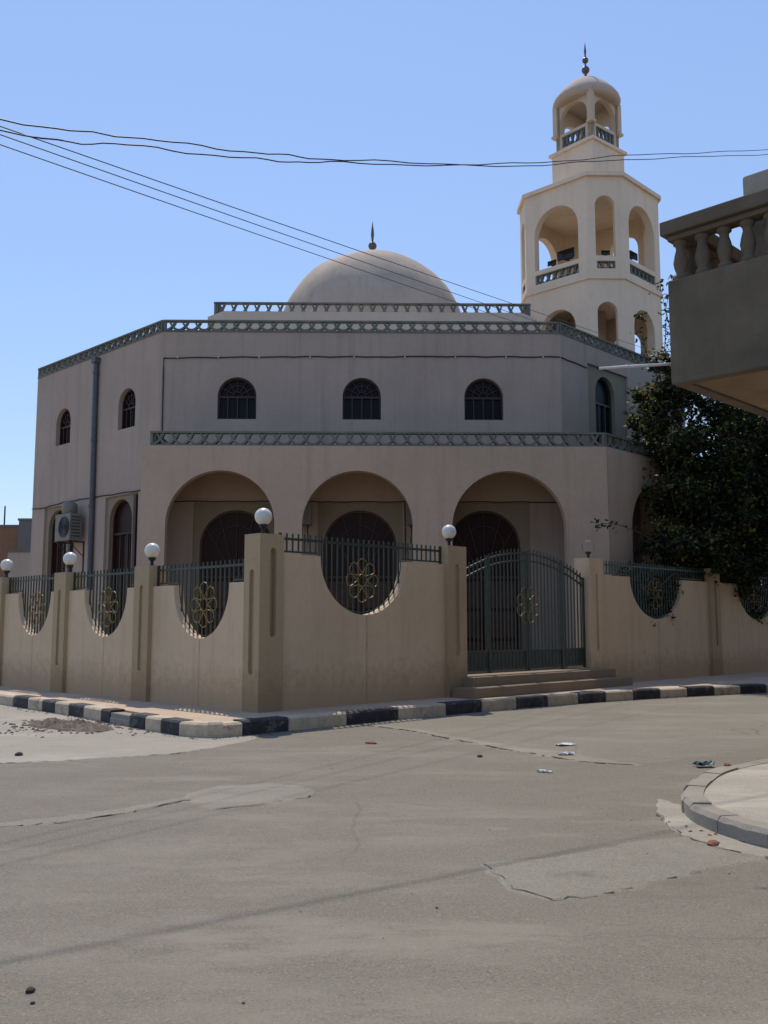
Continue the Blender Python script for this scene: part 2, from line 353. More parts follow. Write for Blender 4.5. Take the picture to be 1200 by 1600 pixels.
# pavement behind the kerb and the paved yard inside the wall
CX,CY=-2.04,15.46
FF=Frame((CX,CY),45,-1); FL=Frame((CX,CY),135,1)
pv=offs(KB,.262)
far=[FF.at(26,.0),FF.at(0,-.05),FL.at(22,.0)]
poly=[p for p in pv]+[FF.at(27,-.1),(CX,CY+.12),FL.at(24,-.1)]
g=MB(); g.prism(poly,-.05,.195); tag(g.build('pavement','pave'),kind='structure')
yard=[(CX,CY+.14),FF.at(27,-.12),FF.at(27,-30),FL.at(24,-.12)]
g=MB(); g.prism(yard,-.05,.23); tag(g.build('yard_paving','pave'),kind='structure')

# lighter concrete apron along the left street, seam, patches
def sheet(name,poly,z,mat,amp=.05,seed=1,step=.2):
    e=blob_edge(poly,amp,step,seed); g=MB(); g.sheet(e,z); n=len(e)
    ar=sum(e[i][0]*e[(i+1)%n][1]-e[(i+1)%n][0]*e[i][1] for i in range(n)); sg=1 if ar>0 else -1
    def out(i):
        a,b=e[i-1],e[(i+1)%n]; dx,dy=b[0]-a[0],b[1]-a[1]; l=math.hypot(dx,dy) or 1; return (e[i][0]+sg*dy/l*.03,e[i][1]-sg*dx/l*.03)
    if z<.008: g.add([(x,y,z) for x,y in e]+[out(i)+(-.002,) for i in range(n)],[(i,(i+1)%n,n+(i+1)%n,n+i) for i in range(n)])
    return tag(g.build(name,mat),kind='structure')
k0=[(x,y) for x,y,c in KB[:20]]
sheet('concrete_apron',[(p[0]-.0,p[1]+.03) for p in k0]+[(-1.80,14.15),(-1.86,13.47),(-2.24,12.65),(-2.62,12.09),(-3.11,11.86),(-3.78,11.53),(-4.43,11.27),(-7,10.4),(-12,9.5),(-22,18),(-22,34)],.004,'apron',.03,2)
seam=[(-.36,15.60),(.39,14.84),(.91,13.84),(1.65,12.58),(2.06,12.09),(2.47,11.43),(2.92,11.12)]
wd=[.10,.16,.14,.22,.30,.20,.06]
sl=[(x+w*.7,y+w*.7) for (x,y),w in zip(seam,wd)]+[(x-w*.5,y-w*.4) for (x,y),w in reversed(list(zip(seam,wd)))]
sheet('concrete_seam',sl,.004,'seam',.04,5,.12)
sheet('cross_road_surface',[(-.2,15.75),(.45,14.95),(1.0,13.95),(1.75,12.7),(2.6,11.55),(3.1,11.3),(4.6,12.4),(8,16.5),(14,24.5),(15,26),(8.8,22.5),(4.7,20.0),(2.4,18.25),(.2,16.2)],.0025,'road2',.02,6)
sheet('oval_patch',[(-1.83,8.91),(-1.82,9.31),(-1.65,9.7),(-1.16,9.89),(-.83,9.74),(-.64,9.38),(-.71,9.11),(-1.14,8.73),(-1.51,8.55)],.004,'patch',.03,7,.1)
sheet('large_patch',[(.67,6.6),(.87,6.72),(1.19,6.79),(1.5,7.0),(1.94,7.3),(2.36,7.49),(2.79,7.15),(2.9,6.85),(2.1,6.5),(1.57,6.07),(1.25,5.86),(.97,5.81),(.78,6.01)],.0045,'patch',.025,8,.1)
sheet('worn_strip',[(-3.05,7.75),(-2.62,8.0),(-2.2,8.38),(-1.84,8.95),(-1.80,9.15),(-2.25,8.62),(-2.7,8.2),(-3.2,7.9)],.0052,'seam',.03,10,.1)

M['crack']=roadmat('crack_dirt',(.075,.06,.048),.6)
def crack(pts,w,seed,gap=.25):
    rnd=random.Random(seed); P=[]
    for a,b_ in zip(pts,pts[1:]):
        L=math.hypot(b_[0]-a[0],b_[1]-a[1]); k=max(1,int(L/.07))
        for j in range(k): t=j/k; P.append((a[0]+(b_[0]-a[0])*t+rnd.uniform(-.022,.022),a[1]+(b_[1]-a[1])*t+rnd.uniform(-.022,.022)))
    g=MB(); pw=w
    for i in range(len(P)-1):
        if rnd.random()<gap: pw=.002; continue
        nw=w*rnd.uniform(.25,1.3); a,b_=P[i],P[i+1]; dx,dy=b_[0]-a[0],b_[1]-a[1]; l=math.hypot(dx,dy) or 1; nx,ny=-dy/l,dx/l
        g.add([(a[0]+nx*pw,a[1]+ny*pw,.0085),(a[0]-nx*pw,a[1]-ny*pw,.0085),(b_[0]-nx*nw,b_[1]-ny*nw,.0085),(b_[0]+nx*nw,b_[1]+ny*nw,.0085)],[(0,1,2,3)]); pw=nw
    g.norec=True; return tag(g.build('road_crack','crack'),kind='structure')
crack([(x-w*.45,y-w*.4) for (x,y),w in zip(seam,wd)],.022,1,.2)
crack([(-4.6,11.2),(-3.78,11.5),(-3.11,11.83),(-2.62,12.06),(-2.24,12.6)],.013,2,.3)
crack([(-3.3,7.66),(-2.62,7.97),(-2.2,8.34),(-1.84,8.9),(-1.7,9.0)],.010,3,.25)
crack([(-1.45,8.55),(-1.1,8.74),(-.72,9.1),(-.62,9.4)],.008,4,.3)
crack([(.66,6.6),(.80,6.02),(.97,5.80),(1.25,5.85),(1.57,6.05),(2.1,6.48)],.006,5,.35)
crack([(2.33,8.4),(2.27,7.9),(2.27,7.5),(2.4,7.05),(2.6,6.8)],.008,6,.3)
crack([(3.0,7.5),(3.6,8.3),(4.3,8.7),(5.0,9.6)],.0,10,1) if False else None

# island kerb on the right with its pale screed
IK=[(14,20.6),(9,14.6),(6.0,11.9),(4.5,10.95),(3.78,10.42),(3.25,9.85),(2.92,9.3),(2.70,8.85),(2.56,8.45),(2.50,8.06),(2.52,7.7),(2.60,7.38),(2.76,7.05),(3.1,6.6),(3.7,5.95),(4.8,4.8),(6.5,3.1),(10,-.4)]
def spl(pts,k=4):
    out=[]
    for i in range(len(pts)-1):
        p0=pts[max(0,i-1)];p1=pts[i];p2=pts[i+1];p3=pts[min(len(pts)-1,i+2)]
        for j in range(k):
            t=j/k
            out.append(tuple(.5*((2*p1[c])+(-p0[c]+p2[c])*t+(2*p0[c]-5*p1[c]+4*p2[c]-p3[c])*t*t+(-p0[c]+3*p1[c]-3*p2[c]+p3[c])*t**3) for c in (0,1)))
    out.append(pts[-1]); return out
IKs=spl(IK)
inn=offs(IKs,.19); bev=offs(IKs,.03)
g=MB(); rnd=random.Random(5); zz=[.135+rnd.uniform(-.012,.012) for _ in IKs]
n=len(IKs)
def lerp2(a,b,t): return (a[0]+(b[0]-a[0])*t,a[1]+(b[1]-a[1])*t)
i=0
while i<n-1:
    k=min(n-1,i+2+(i%3==0)); z=.135+rnd.uniform(-.010,.010); jx=rnd.uniform(-.012,.012); P=IKs[i:k+1]; Bv=bev[i:k+1]; Q=inn[i:k+1]
    P=[lerp2(P[0],P[1],.04)]+P[1:-1]+[lerp2(P[-1],P[-2],.04)]; Bv=[lerp2(Bv[0],Bv[1],.04)]+Bv[1:-1]+[lerp2(Bv[-1],Bv[-2],.04)]
    m_=len(P); vs=[]
    for a,b_,c in zip(P,Bv,Q): vs+=[(a[0]+jx,a[1],-.05),(a[0]+jx,a[1],z-.035+rnd.uniform(-.006,.004)),(b_[0]+jx,b_[1],z),(c[0],c[1],z),(c[0],c[1],-.05)]
    fs=[(q*5+j,(q+1)*5+j,(q+1)*5+j+1,q*5+j+1) for q in range(m_-1) for j in range(4)]+[(0,1,2,3,4),tuple((m_-1)*5+j for j in range(5))]
    g.add(vs,fs); i=k
cr=offs(IKs,.02)
for i in range(n-1): g.prism([cr[i],cr[i+1],inn[i+1],inn[i]],-.05,.10)
tag(g.build('island_kerb','mortar'),kind='structure')
g=MB(); g.prism(offs(IKs,.188)+[(30,8),(30,20)],-.05,.122); tag(g.build('island_pavement','island'),kind='structure')
sheet('mortar_apron',[(2.52,9.0),(2.38,8.4),(2.30,7.9),(2.30,7.5),(2.42,7.1),(2.6,6.85),(3.05,6.45),(3.2,6.6),(2.9,7.0),(2.66,7.4),(2.6,8),(2.66,8.6)],.0075,'apron',.025,11,.1)

# ================================================================= MOSQUE
T=1.0
FO=Frame((0,27.5),T,-1)          # upper front wall plane
FP=Frame((0,25.5),T,-1)          # porch front plane
A=FO.at(-6.55); B=FO.at(5.24)
FLt=Frame(A,135+T,1); FRt=Frame(B,45+T,-1)
LS=7.85
mosque=empty('mosque',FO.at(-.6)+(0,),'large beige octagonal mosque with three-arched porch, grey lattice parapets and pale dome','mosque')
def pts_to(fr,pts): # world xy -> not needed
    return pts
# ---- walls
DZ=.22
up=[(-4.32,1.14),(-.655,1.13),(2.945,1.15)]
g=MB(FO)
panels=[(-5.51,-3.06),(-1.91,.54),(1.70,4.25)]
g.plate([(-6.55,DZ)]+[q for a,b in panels for q in ((a,DZ),(a,5.1),(b,5.1),(b,DZ))]+[(5.24,DZ),(5.24,10.2),(-6.55,10.2)],
        [arch(c,w,7.56,8.82-w/2) for c,w in up],0,-.3)
g.fr=FLt
lw=[(1.865,.99,7.55,8.80),(5.865,.99,7.57,8.80)]
lp_=[(1.06,2.95),(4.95,6.95)]
g.plate([(0,DZ)]+[q for a,b in lp_ for q in ((a,DZ),(a,5.5),(b,5.5),(b,DZ))]+[(LS,DZ),(LS,10.2),(0,10.2)],[arch(c,w,z0,z1-w/2) for c,w,z0,z1 in lw],0,-.3)
g.fr=FRt
g.plate([(0,DZ),(LS,DZ),(LS,10.2),(0,10.2)],[rect(1.48,3.9,7.0,9.6),arch(6.3,1.0,7.55,8.3)],0,-.3)
# plain side and back walls
C=FLt.at(LS); D=FRt.at(LS)
iv=Vector((-math.sin(R(T)),math.cos(R(T))))
C2=(C[0]+iv.x*11.8,C[1]+iv.y*11.8); D2=(D[0]+iv.x*11.8,D[1]+iv.y*11.8)
FB=Frame(C,90+T,1); g.fr=FB; g.plate(rect(.0,11.8,DZ,10.2),[],0,-.3)
g.fr=Frame(D,90+T,-1); g.plate(rect(.0,11.8,DZ,10.2),[],0,-.3)
E1=Frame(C2,45+T,1); g.fr=E1; g.plate(rect(0,LS,DZ,10.2),[],0,-.3)
E2=Frame(D2,135+T,-1); g.fr=E2; g.plate(rect(0,LS,DZ,10.2),[],0,-.3)
e1=E1.at(LS); g.fr=Frame(e1,T,1); g.plate(rect(0,11.8,DZ,10.2),[],0,-.3)
g.build('wall','wall',mosque)
g=MB(); oct_=[A,B,D,D2,E2.at(LS),e1,C2,C]
def shrink(poly,k):
    cx=sum(p[0] for p in poly)/len(poly); cy=sum(p[1] for p in poly)/len(poly)
    return [(cx+(p[0]-cx)*k,cy+(p[1]-cy)*k) for p in poly]
g.prism(shrink(oct_,.985),9.75,10.02); g.build('roof','roof',mosque)
# recessed olive panels with arched openings
doors=[(-4.28,2.1),(-.695,2.13),(2.92,2.1)]
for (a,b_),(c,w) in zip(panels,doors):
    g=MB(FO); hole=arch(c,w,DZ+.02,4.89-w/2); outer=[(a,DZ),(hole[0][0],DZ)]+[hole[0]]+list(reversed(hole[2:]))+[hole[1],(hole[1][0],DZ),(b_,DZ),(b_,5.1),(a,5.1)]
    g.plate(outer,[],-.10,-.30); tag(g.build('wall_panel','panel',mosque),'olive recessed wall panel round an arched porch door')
lwin=[(2.13,1.3,.9,5.39),(6.1,1.25,.9,5.39)]
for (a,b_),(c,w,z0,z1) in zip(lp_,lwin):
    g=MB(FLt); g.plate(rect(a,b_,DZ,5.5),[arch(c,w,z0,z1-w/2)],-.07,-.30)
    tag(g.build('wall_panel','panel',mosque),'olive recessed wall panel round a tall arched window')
for u in (1.13,5.02):
    g=MB(FLt); g.box(u,u+.14,-.068,.03,DZ,5.44); g.build('pilaster','wood',mosque)
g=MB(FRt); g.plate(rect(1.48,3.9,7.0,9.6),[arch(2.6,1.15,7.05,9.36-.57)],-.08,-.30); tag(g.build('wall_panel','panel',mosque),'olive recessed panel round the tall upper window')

def window(fr,c,w,z0,z1,parent,d=-.14,fan=True,bars=3,mid=None,mat='wood',name='window'):
    zs=z1-w/2; r=w/2; th=.055
    g=MB(fr); inset=.0
    prof=[(c-r+th/2,z0+th/2),(c-r+th/2,zs)]+[(c+(r-th/2)*math.cos(math.pi*(1-i/18)),zs+(r-th/2)*math.sin(math.pi*(1-i/18))) for i in range(1,19)]+[(c+r-th/2,z0+th/2)]
    g.ribbon(prof,th,d,d-.07,closed=True)
    m=mid if mid else zs
    g.box(c-r+th,c+r-th,d-.002,d-.06,m-.03,m+.03)
    for i in range(1,bars+1):
        x=c-r+w*i/(bars+1); g.box(x-.018,x+.018,d-.004,d-.05,z0+th,m-.03)
    if fan:
        for i in range(1,6):
            a=math.pi*i/6; x1,z1_=c+(r-th)*math.cos(a),zs+(r-th)*math.sin(a)
            if z1_>m+.05: g.ribbon([(c+.12*math.cos(a),m+.03+.12*math.sin(a)),(x1,z1_)],.022,d-.006,d-.045)
        g.ribbon([(c+.13*math.cos(math.pi*i/8),m+.03+.13*math.sin(math.pi*i/8)) for i in range(9)],.025,d-.006,d-.045)
        g.ribbon([(c+r*.55*math.cos(math.pi*i/12),zs+.03+r*.55*math.sin(math.pi*i/12)) for i in range(13)],.02,d-.007,d-.042)
    f=g.build(name,mat,parent)
    g=MB(fr); hole=arch(c,w*1.02,z0-.01,zs,18); g.plate(hole,[],d-.075,d-.10); g.build('pane','glass2' if mat=='doorwood' or z0<2 else 'glass',f)
    return f
for c,w in up: window(FO,c,w,7.56,8.82,mosque)
for c,w,z0,z1 in lw: window(FLt,c,w,z0,z1,mosque,mid=8.2)
for c,w,z0,z1 in lwin: window(FLt,c,w,z0,z1,mosque,d=-.2,mid=4.35,bars=2,fan=False)
window(FRt,2.6,1.15,7.05,9.36,mosque,d=-.2,mid=8.5,bars=2,fan=False,mat='green')
window(FRt,6.3,1.0,7.55,8.8,mosque)
for c,w in doors:
    f=window(FO,c,w,DZ+.04,4.89,mosque,d=-.2,mid=2.95,bars=1,mat='doorwood',name='door')
    g=MB(FO)
    for s_ in (-1,1):
        x0,x1=(c-w/2+.06,c-.03) if s_<0 else (c+.03,c+w/2-.06)
        for k in range(3):
            z0=DZ+.12+k*.86; g.box(x0+.1,x1-.1,-.245,-.268,z0,z0+.76)
    g.build('door_leaf','doorwood',f)

# ---- lattice parapets (interlaced U-shaped concrete ribs between two rails)
def lattice(fr,u0,u1,z0,h,parent,mat='lattice',d0=0.,th=.13,per=.37,name='parapet',rail=.05):
    g=MB(fr); g.box(u0,u1,d0+.01,d0-th-.01,z0,z0+rail*.8); g.box(u0,u1,d0+.02,d0-th-.02,z0+h-rail,z0+h)
    g.box(u0,u0+.07,d0+.005,d0-th-.005,z0+rail*.8,z0+h-rail); g.box(u1-.07,u1,d0+.005,d0-th-.005,z0+rail*.8,z0+h-rail)
    n=max(1,round((u1-u0-.14)/per)); p=(u1-u0-.14)/n; H=h-rail*1.8; zb=z0+rail*.8
    for k in range(n+1):
        c=u0+.07+k*p; pts=[]; w=p*.72
        for i in range(-6,7):
            x=w*i/6; uu=c+x
            if uu<u0+.03 or uu>u1-.03: continue
            pts.append((uu,zb+.012+(H-.02)*abs(i/6)**2.1))
        if len(pts)>2: g.ribbon(pts,.058,d0-.004*(k%2),d0-th+.004*(k%2))
    return g.build(name,mat,parent)
lattice(FO,-6.52,5.22,10.2,.35,mosque)
lattice(FLt,.02,LS-.02,10.2,.35,mosque); lattice(FRt,.02,LS-.02,10.2,.35,mosque)
lattice(FB,.0,11.8,10.2,.35,mosque)
g=MB(FO)   # thin ledges below the parapets
g.box(-6.58,5.27,.025,-.28,10.185,10.205); g.fr=FLt; g.box(0,LS,.025,-.28,10.186,10.206); g.fr=FRt; g.box(0,LS,.025,-.28,10.186,10.206); g.build('ledge','lattice',mosque)

# ---- porch
g=MB(FP); PZ=6.40; PA=[(-4.405,2.92),(-.715,2.98),(3.38,3.08)]
o=[(-6.54,DZ)]; 
for c,w in PA:
    r=w/2; zs=5.72-r
    o+=[(c-r,DZ)]+[(c-r*math.cos(math.pi*i/28),zs+r*math.sin(math.pi*i/28)) for i in range(29)]+[(c+r,DZ)]
o+=[(6.07,DZ),(6.07,PZ),(-6.54,PZ)]
g.plate(o,[],0,-.32)
PB=FP.at(6.07); PAe=FP.at(-6.54)
FPR=Frame(PB,45+T,-1); PL=5.6
o=[(0.02,DZ)]
for c,w in ((2.6,2.7),):
    r=w/2; zs=5.6-r; o+=[(c-r,DZ)]+[(c-r*math.cos(math.pi*i/28),zs+r*math.sin(math.pi*i/28)) for i in range(29)]+[(c+r,DZ)]
o+=[(PL,DZ),(PL,PZ),(0.02,PZ)]
g.fr=FPR; g.plate(o,[],0,-.32)
FPL=Frame(PAe,90+T,1); g.fr=FPL; g.plate(rect(.02,1.95,DZ,PZ),[],0,-.3)
g.fr=Frame(FPR.at(PL),135+T,-1); g.plate(rect(.02,2.0,DZ,PZ),[],0,-.3)
g.build('porch_wall','porchwall',mosque)
g=MB(); fo=FO.at
roofp=[FP.at(-6.3,-.2),FP.at(5.95,-.2),FPR.at(PL-.15,-.25),FRt.at(LS*.72,.01),FRt.at(0,.012),fo(5.2,.015),fo(-6.5,.015),FPL.at(1.9,-.2)]
g.prism(roofp,6.12,6.30); g.build('porch_ceiling','inner',mosque)
g=MB(FO)
g.prism([(-6.35,.02),(5.2,.02),(5.2,1.7),(-6.35,1.7)],.18,.5); g.build('porch_floor','step',mosque)
# inner spandrel tone over the cable line
g=MB(FO); g.plate(rect(-6.4,5.1,5.13,6.115),[],.018,.004); tag(g.build('wall_band','inner',mosque),'warmer tan band of inner porch wall above the doors')
lattice(FP,-6.34,6.03,6.40,.40,mosque,d0=-.05,th=.16,per=.40)
lattice(FPR,.02,PL-.03,6.40,.40,mosque,d0=-.05,th=.16,per=.40)
lattice(FPL,.12,1.9,6.40,.40,mosque,d0=-.2,th=.14,per=.40)

# ---- cables clipped along the walls
def wallcable(fr,pts,d=.02,r=.018,nm='cable'):
    g=MB(fr); P=[]
    for (a,b),(c,e) in zip(pts,pts[1:]):
        n=max(2,int(math.hypot(c-a,e-b)/.35))
        for i in range(n):
            t=i/n; P.append((a+(c-a)*t,d,b+(e-b)*t-.012*math.sin(i*1.9)))
    P.append((pts[-1][0],d,pts[-1][1]))
    g.tube(P,r,6); o=g.build(nm,'cable',mosque)
    return o
c1=wallcable(FO,[(-6.48,7.2),(-6.49,9.38),(-3,9.44),(-.2,9.45),(1.5,9.47),(5.22,9.47)])
wallcable(FRt,[(0.02,9.47),(1.42,9.42)])
for u in (-6.1,-4.9,-3.7,-2.2,-.9,.6,2.1,3.6,4.7):
    g=MB(FO); g.box(u,u+.035,.002,.045,9.405+.006*u,9.47+.004*u); g.build('clip','clip',c1)
wallcable(FLt,[(.9,5.54),(2.2,5.56),(5.6,5.6),(6.9,5.52),(7.83,5.56)])
wallcable(FO,[(-6.4,5.12),(-4.3,5.13),(-1.5,5.12),(1.9,5.13),(5.1,5.12)],d=.03,r=.016)
wallcable(FO,[(.60,5.1),(.62,3.2),(.6,1.0)],d=.03,r=.016)
# ---- drainpipe on the left face
g=MB(FLt); g.tube([(3.66,.09,10.0),(3.64,.09,7.4),(3.60,.09,4.6),(3.6,.09,.3)],.085,12)
for z in (9.6,7.4,5.3,3.1): g.tube([(3.66-(10-z)*.008,.09,z-.05),(3.66-(10-z)*.008,.09,z+.05)],.1,12)
g.box(3.54,3.78,.0,.2,9.92,10.1); g.build('drainpipe','pipe',mosque,bevel=.008)

# ---- roof tier below the dome
FT=Frame((0,31),T,-1)
g=MB(FT); ch=.62; u0,u1=-5.38,4.63; dp=12.2
tier=[(u0,0),(u1,0),(u1+ch,-ch),(u1+ch,-dp+ch),(u1,-dp),(u0,-dp),(u0-ch,-dp+ch),(u0-ch,-ch)]
g.prism(tier,9.98,12.0); g.build('roof_tier','tier',mosque)
lattice(FT,u0-.38,u1+.38,12.0,.47,mosque,d0=-.45,th=.14,per=.40)
q=FT.at(u0-.38,-.45); lattice(Frame(q,90+T,1),.02,dp-1.0,12.0,.47,mosque,per=.40)
q=FT.at(u1+.38,-.45); lattice(Frame(q,90+T,-1),.02,dp-1.0,12.0,.47,mosque,per=.40)
# ---- dome
dc=FT.at(-.36,-6.0); dc=(dc[0],dc[1])
g=MB(); RR=3.70; zc=12.80; zk=.942
prof=[(3.75,12.0),(3.75,12.5)]+[(RR*math.cos(a),zc+RR*zk*math.sin(a)) for a in [R(x) for x in range(-6,90,4)]]+[(.03,zc+RR*zk)]
rnd=random.Random(9)
g.lathe(dc,prof,56)
for v in g.v:
    d=Vector((v.x-dc[0],v.y-dc[1],v.z-zc)); 
    if d.length>.5 and v.z>12.6: v+=d.normalized()*(.02*math.sin(v.x*2.3+v.z*1.7)+.015*math.sin(v.y*3.1-v.x*1.1)+rnd.uniform(-.006,.006))
dome=g.build('dome','dome',mosque)
g=MB(); zt=zc+RR*zk-.03
g.lathe(dc,[(.05,zt-.1),(.045,zt+.36)],12)
g.sphere((dc[0],dc[1],zt+.50),.17,10)
g.lathe(dc,[(.03,zt+.64),(.045,zt+.78),(.065,zt+.96),(.05,zt+1.18),(.03,zt+1.32),(.006,zt+1.55)],12)
g.build('finial','finial',dome)

# ================================================================= MINARET
mc=(8.34,37.32); ha=.68; hb=2.68
minaret=empty('minaret',(mc[0],mc[1],.0),'tall tan octagonal minaret with arched gallery, lattice rails and small domed lantern','minaret')
def octf(k):
    """frames of the 8 faces starting with the camera-facing short face; width of face"""
    cs=[(-ha,-hb),(ha,-hb),(hb,-ha),(hb,ha),(ha,hb),(-ha,hb),(-hb,ha),(-hb,-ha)]
    a=R(T); W=[(mc[0]+x*math.cos(a)-y*math.sin(a),mc[1]+x*math.sin(a)+y*math.cos(a)) for x,y in cs]
    out=[]
    for i in range(8):
        p,q_=W[i],W[(i+1)%8]; ang=math.degrees(math.atan2(q_[1]-p[1],q_[0]-p[0])); out.append((Frame(p,ang,-1),math.hypot(q_[0]-p[0],q_[1]-p[1])))
    return out,W
faces,OW=octf(1)
g=MB(); 
th=.30
for i,(fr,w) in enumerate(faces):
    g.fr=fr; long_=i%2==1; holes=[]
    if i==4:   # back short face stays solid
        holes=[]
    elif long_:
        cc=w/2
        aw=2.0 if i in (1,7) else 1.75
        if i==3: cc=w*.36; aw=1.35
        holes.append(arch(cc,aw,15.42,17.80-aw/2))
        holes.append(rect(.42,w-.42,14.86,15.24))
        if i!=5: holes.append(arch(cc,1.6 if i!=3 else 1.3,11.6,13.62-(.8 if i!=3 else .65)))
    else:
        holes.append(arch(w/2,.76,15.42,17.80-.38))
        holes.append(rect(w/2-.35,w/2+.35,14.92,15.22))
        holes.append(arch(w/2,.76,11.6,13.62-.38))
    g.plate(rect(0.001,w-.001,.2,18.62),holes,0,-th)
g.build('shaft','minaret',minaret)
g=MB(); a_=shrink(OW,.90)
g.prism(a_,14.35,14.62); g.build('floor_slab','minaret',minaret)
g=MB(); g.prism(shrink(OW,.93),18.35,18.60); g.build('roof_slab','minaret',minaret)
g=MB(); g.prism(shrink(OW,.9),10.9,11.2); g.build('floor_slab','minaret',minaret)
# solid stair core rising inside
g=MB(); core_=[(mc[0]+x,mc[1]+y) for x,y in ((-.55,.6),(.75,.6),(.75,1.9),(-.55,1.9))]
g.prism(core_,11.2,14.35); g.build('stair_core','tier',minaret)
# mouldings
for z0,z1,k in ((14.50,14.62,1.025),(18.56,18.72,1.045),(15.36,15.44,1.012)):
    g=MB(); P=shrink(OW,k); Q=shrink(OW,.93 if z0>18 else .985)
    g.prism(P,z0,z1) if z0>18 else [g.prism([P[i],P[(i+1)%8],Q[(i+1)%8],Q[i]],z0,z1) for i in range(8) if z0<15]
    if g.v: g.build('moulding','minaret',minaret)
for i,(fr,w) in enumerate(faces):
    if i==4: continue
    u0_,u1_=(.42,w-.42) if i%2 else (w/2-.35,w/2+.35)
    z0_,z1_=(14.86,15.24) if i%2 else (14.92,15.22)
    lattice(fr,u0_,u1_,z0_,z1_-z0_,minaret,mat='latticelight',d0=-.06,th=.12,per=.3,name='lattice_panel',rail=.03)
# square block turned corner to the street
def sq(half_diag,rot,c=mc):
    return [(c[0]+half_diag*math.cos(R(rot+90*i-90)),c[1]+half_diag*math.sin(R(rot+90*i-90))) for i in range(4)]
lc=(8.40,37.32); rot=-5
g=MB(); g.prism(sq(1.46,rot,lc),18.70,20.72); g.build('block','minaret',minaret)
g=MB(); g.prism(sq(1.60,rot,lc),20.72,20.84); g.build('moulding','minaret',minaret)
# lantern
S=sq(1.27,rot,lc); g=MB(); lf=[]
for i in range(4):
    p,q_=S[i],S[(i+1)%4]; ang=math.degrees(math.atan2(q_[1]-p[1],q_[0]-p[0])); w=math.hypot(q_[0]-p[0],q_[1]-p[1]); fr=Frame(p,ang,-1); lf.append((fr,w)); g.fr=fr
    g.plate(rect(.0,w,20.84,22.86),[arch(w/2,w-.42,21.62,22.1,rz=.68) if i in(0,3) else arch(w/2,w-.6,21.62,21.85,rz=.42),rect(.3,w-.3,21.02,21.5)],0,-.2)
lan=g.build('lantern','lanternwall',minaret)
for fr,w in lf: lattice(fr,.3,w-.3,21.02,.48,minaret,mat='latticelight',d0=-.05,th=.1,per=.3,name='lattice_panel',rail=.035)
for p in S:
    g=MB(); g.prism([(p[0]+.2*math.cos(R(a+rot)),p[1]+.2*math.sin(R(a+rot))) for a in (0,90,180,270)],21.54,21.64)
    g.prism([(p[0]*.985+lc[0]*.015+.15*math.cos(R(a+rot)),p[1]*.985+lc[1]*.015+.15*math.sin(R(a+rot))) for a in (0,90,180,270)],21.64,22.9)
    g.build('post','lanternwall',lan)
g=MB(); g.lathe(lc,[(.9,22.84),(1.2,22.80),(1.34,22.86),(1.385,22.98),(1.34,23.13),(1.2,23.34),(1.0,23.56),(.76,23.78),(.5,23.97),(.22,24.1),(.03,24.14)],36)
cap=g.build('dome','cap',minaret)
g=MB(); g.lathe(lc,[(.04,24.05),(.035,25.2),(.05,25.35),(.02,25.62),(.008,25.78)],10)
g.sphere((lc[0],lc[1],24.52),.165,10); g.sphere((lc[0],lc[1],24.95),.13,10); g.lathe(lc,[(.09,24.14),(.06,24.3)],10)
g.build('finial','finial',cap)
# loudspeakers on the gallery rail (things of their own)
def horn(fr,u,z,s,label,d=-.15,turn=1):
    p=fr.p(u,d,z); e=empty('loudspeaker',(p.x,p.y,p.z),label,'loudspeaker','loudspeakers on the minaret gallery')
    g=MB(fr); g.box(u-.05,u+.05,d+.04,d-.05,z,z+.09*s); g.build('bracket','metal',e)
    g=MB(fr)
    cs=[(0,.07),(.1,.09),(.22,.14),(.38,.26),(.42,.27)]
    vs=[];n=4
    for t,r in cs:
        dd=d-.2*s+t*s*1.0
        vs+=[fr.p(u+a*r*s*1.5,dd,z+.09*s+.2*s+b_*r*s*.75) for a,b_ in ((-1,-1),(1,-1),(1,1),(-1,1))]
    fs=[(i*4+j,i*4+(j+1)%4,(i+1)*4+(j+1)%4,(i+1)*4+j) for i in range(len(cs)-1) for j in range(4)]+[(0,1,2,3)]
    g.add(vs,fs); g.add([fr.p(u-.2*s,d-.0*s,z+.12*s),fr.p(u+.2*s,d,z+.12*s),fr.p(u+.2*s,d,z+.46*s),fr.p(u-.2*s,d,z+.46*s)],[(0,1,2,3)])
    g.build('horn','acdark',e,bevel=0); return e
fr7,w7=faces[7]; fr1,w1=faces[1]; fr0,w0=faces[0]; fr6,w6=faces[6]
horn(fr7,w7-.95,15.44,.95,'large dark horn speaker on the left arch rail of the minaret gallery')
horn(fr7,w7-1.65,15.44,.5,'small dark horn speaker beside the large one in the left gallery arch')
horn(fr0,w0/2,15.44,.42,'tiny dark speaker in the narrow central gallery arch of the minaret')
horn(fr1,.75,15.44,.7,'dark horn speaker in the right gallery arch of the minaret')

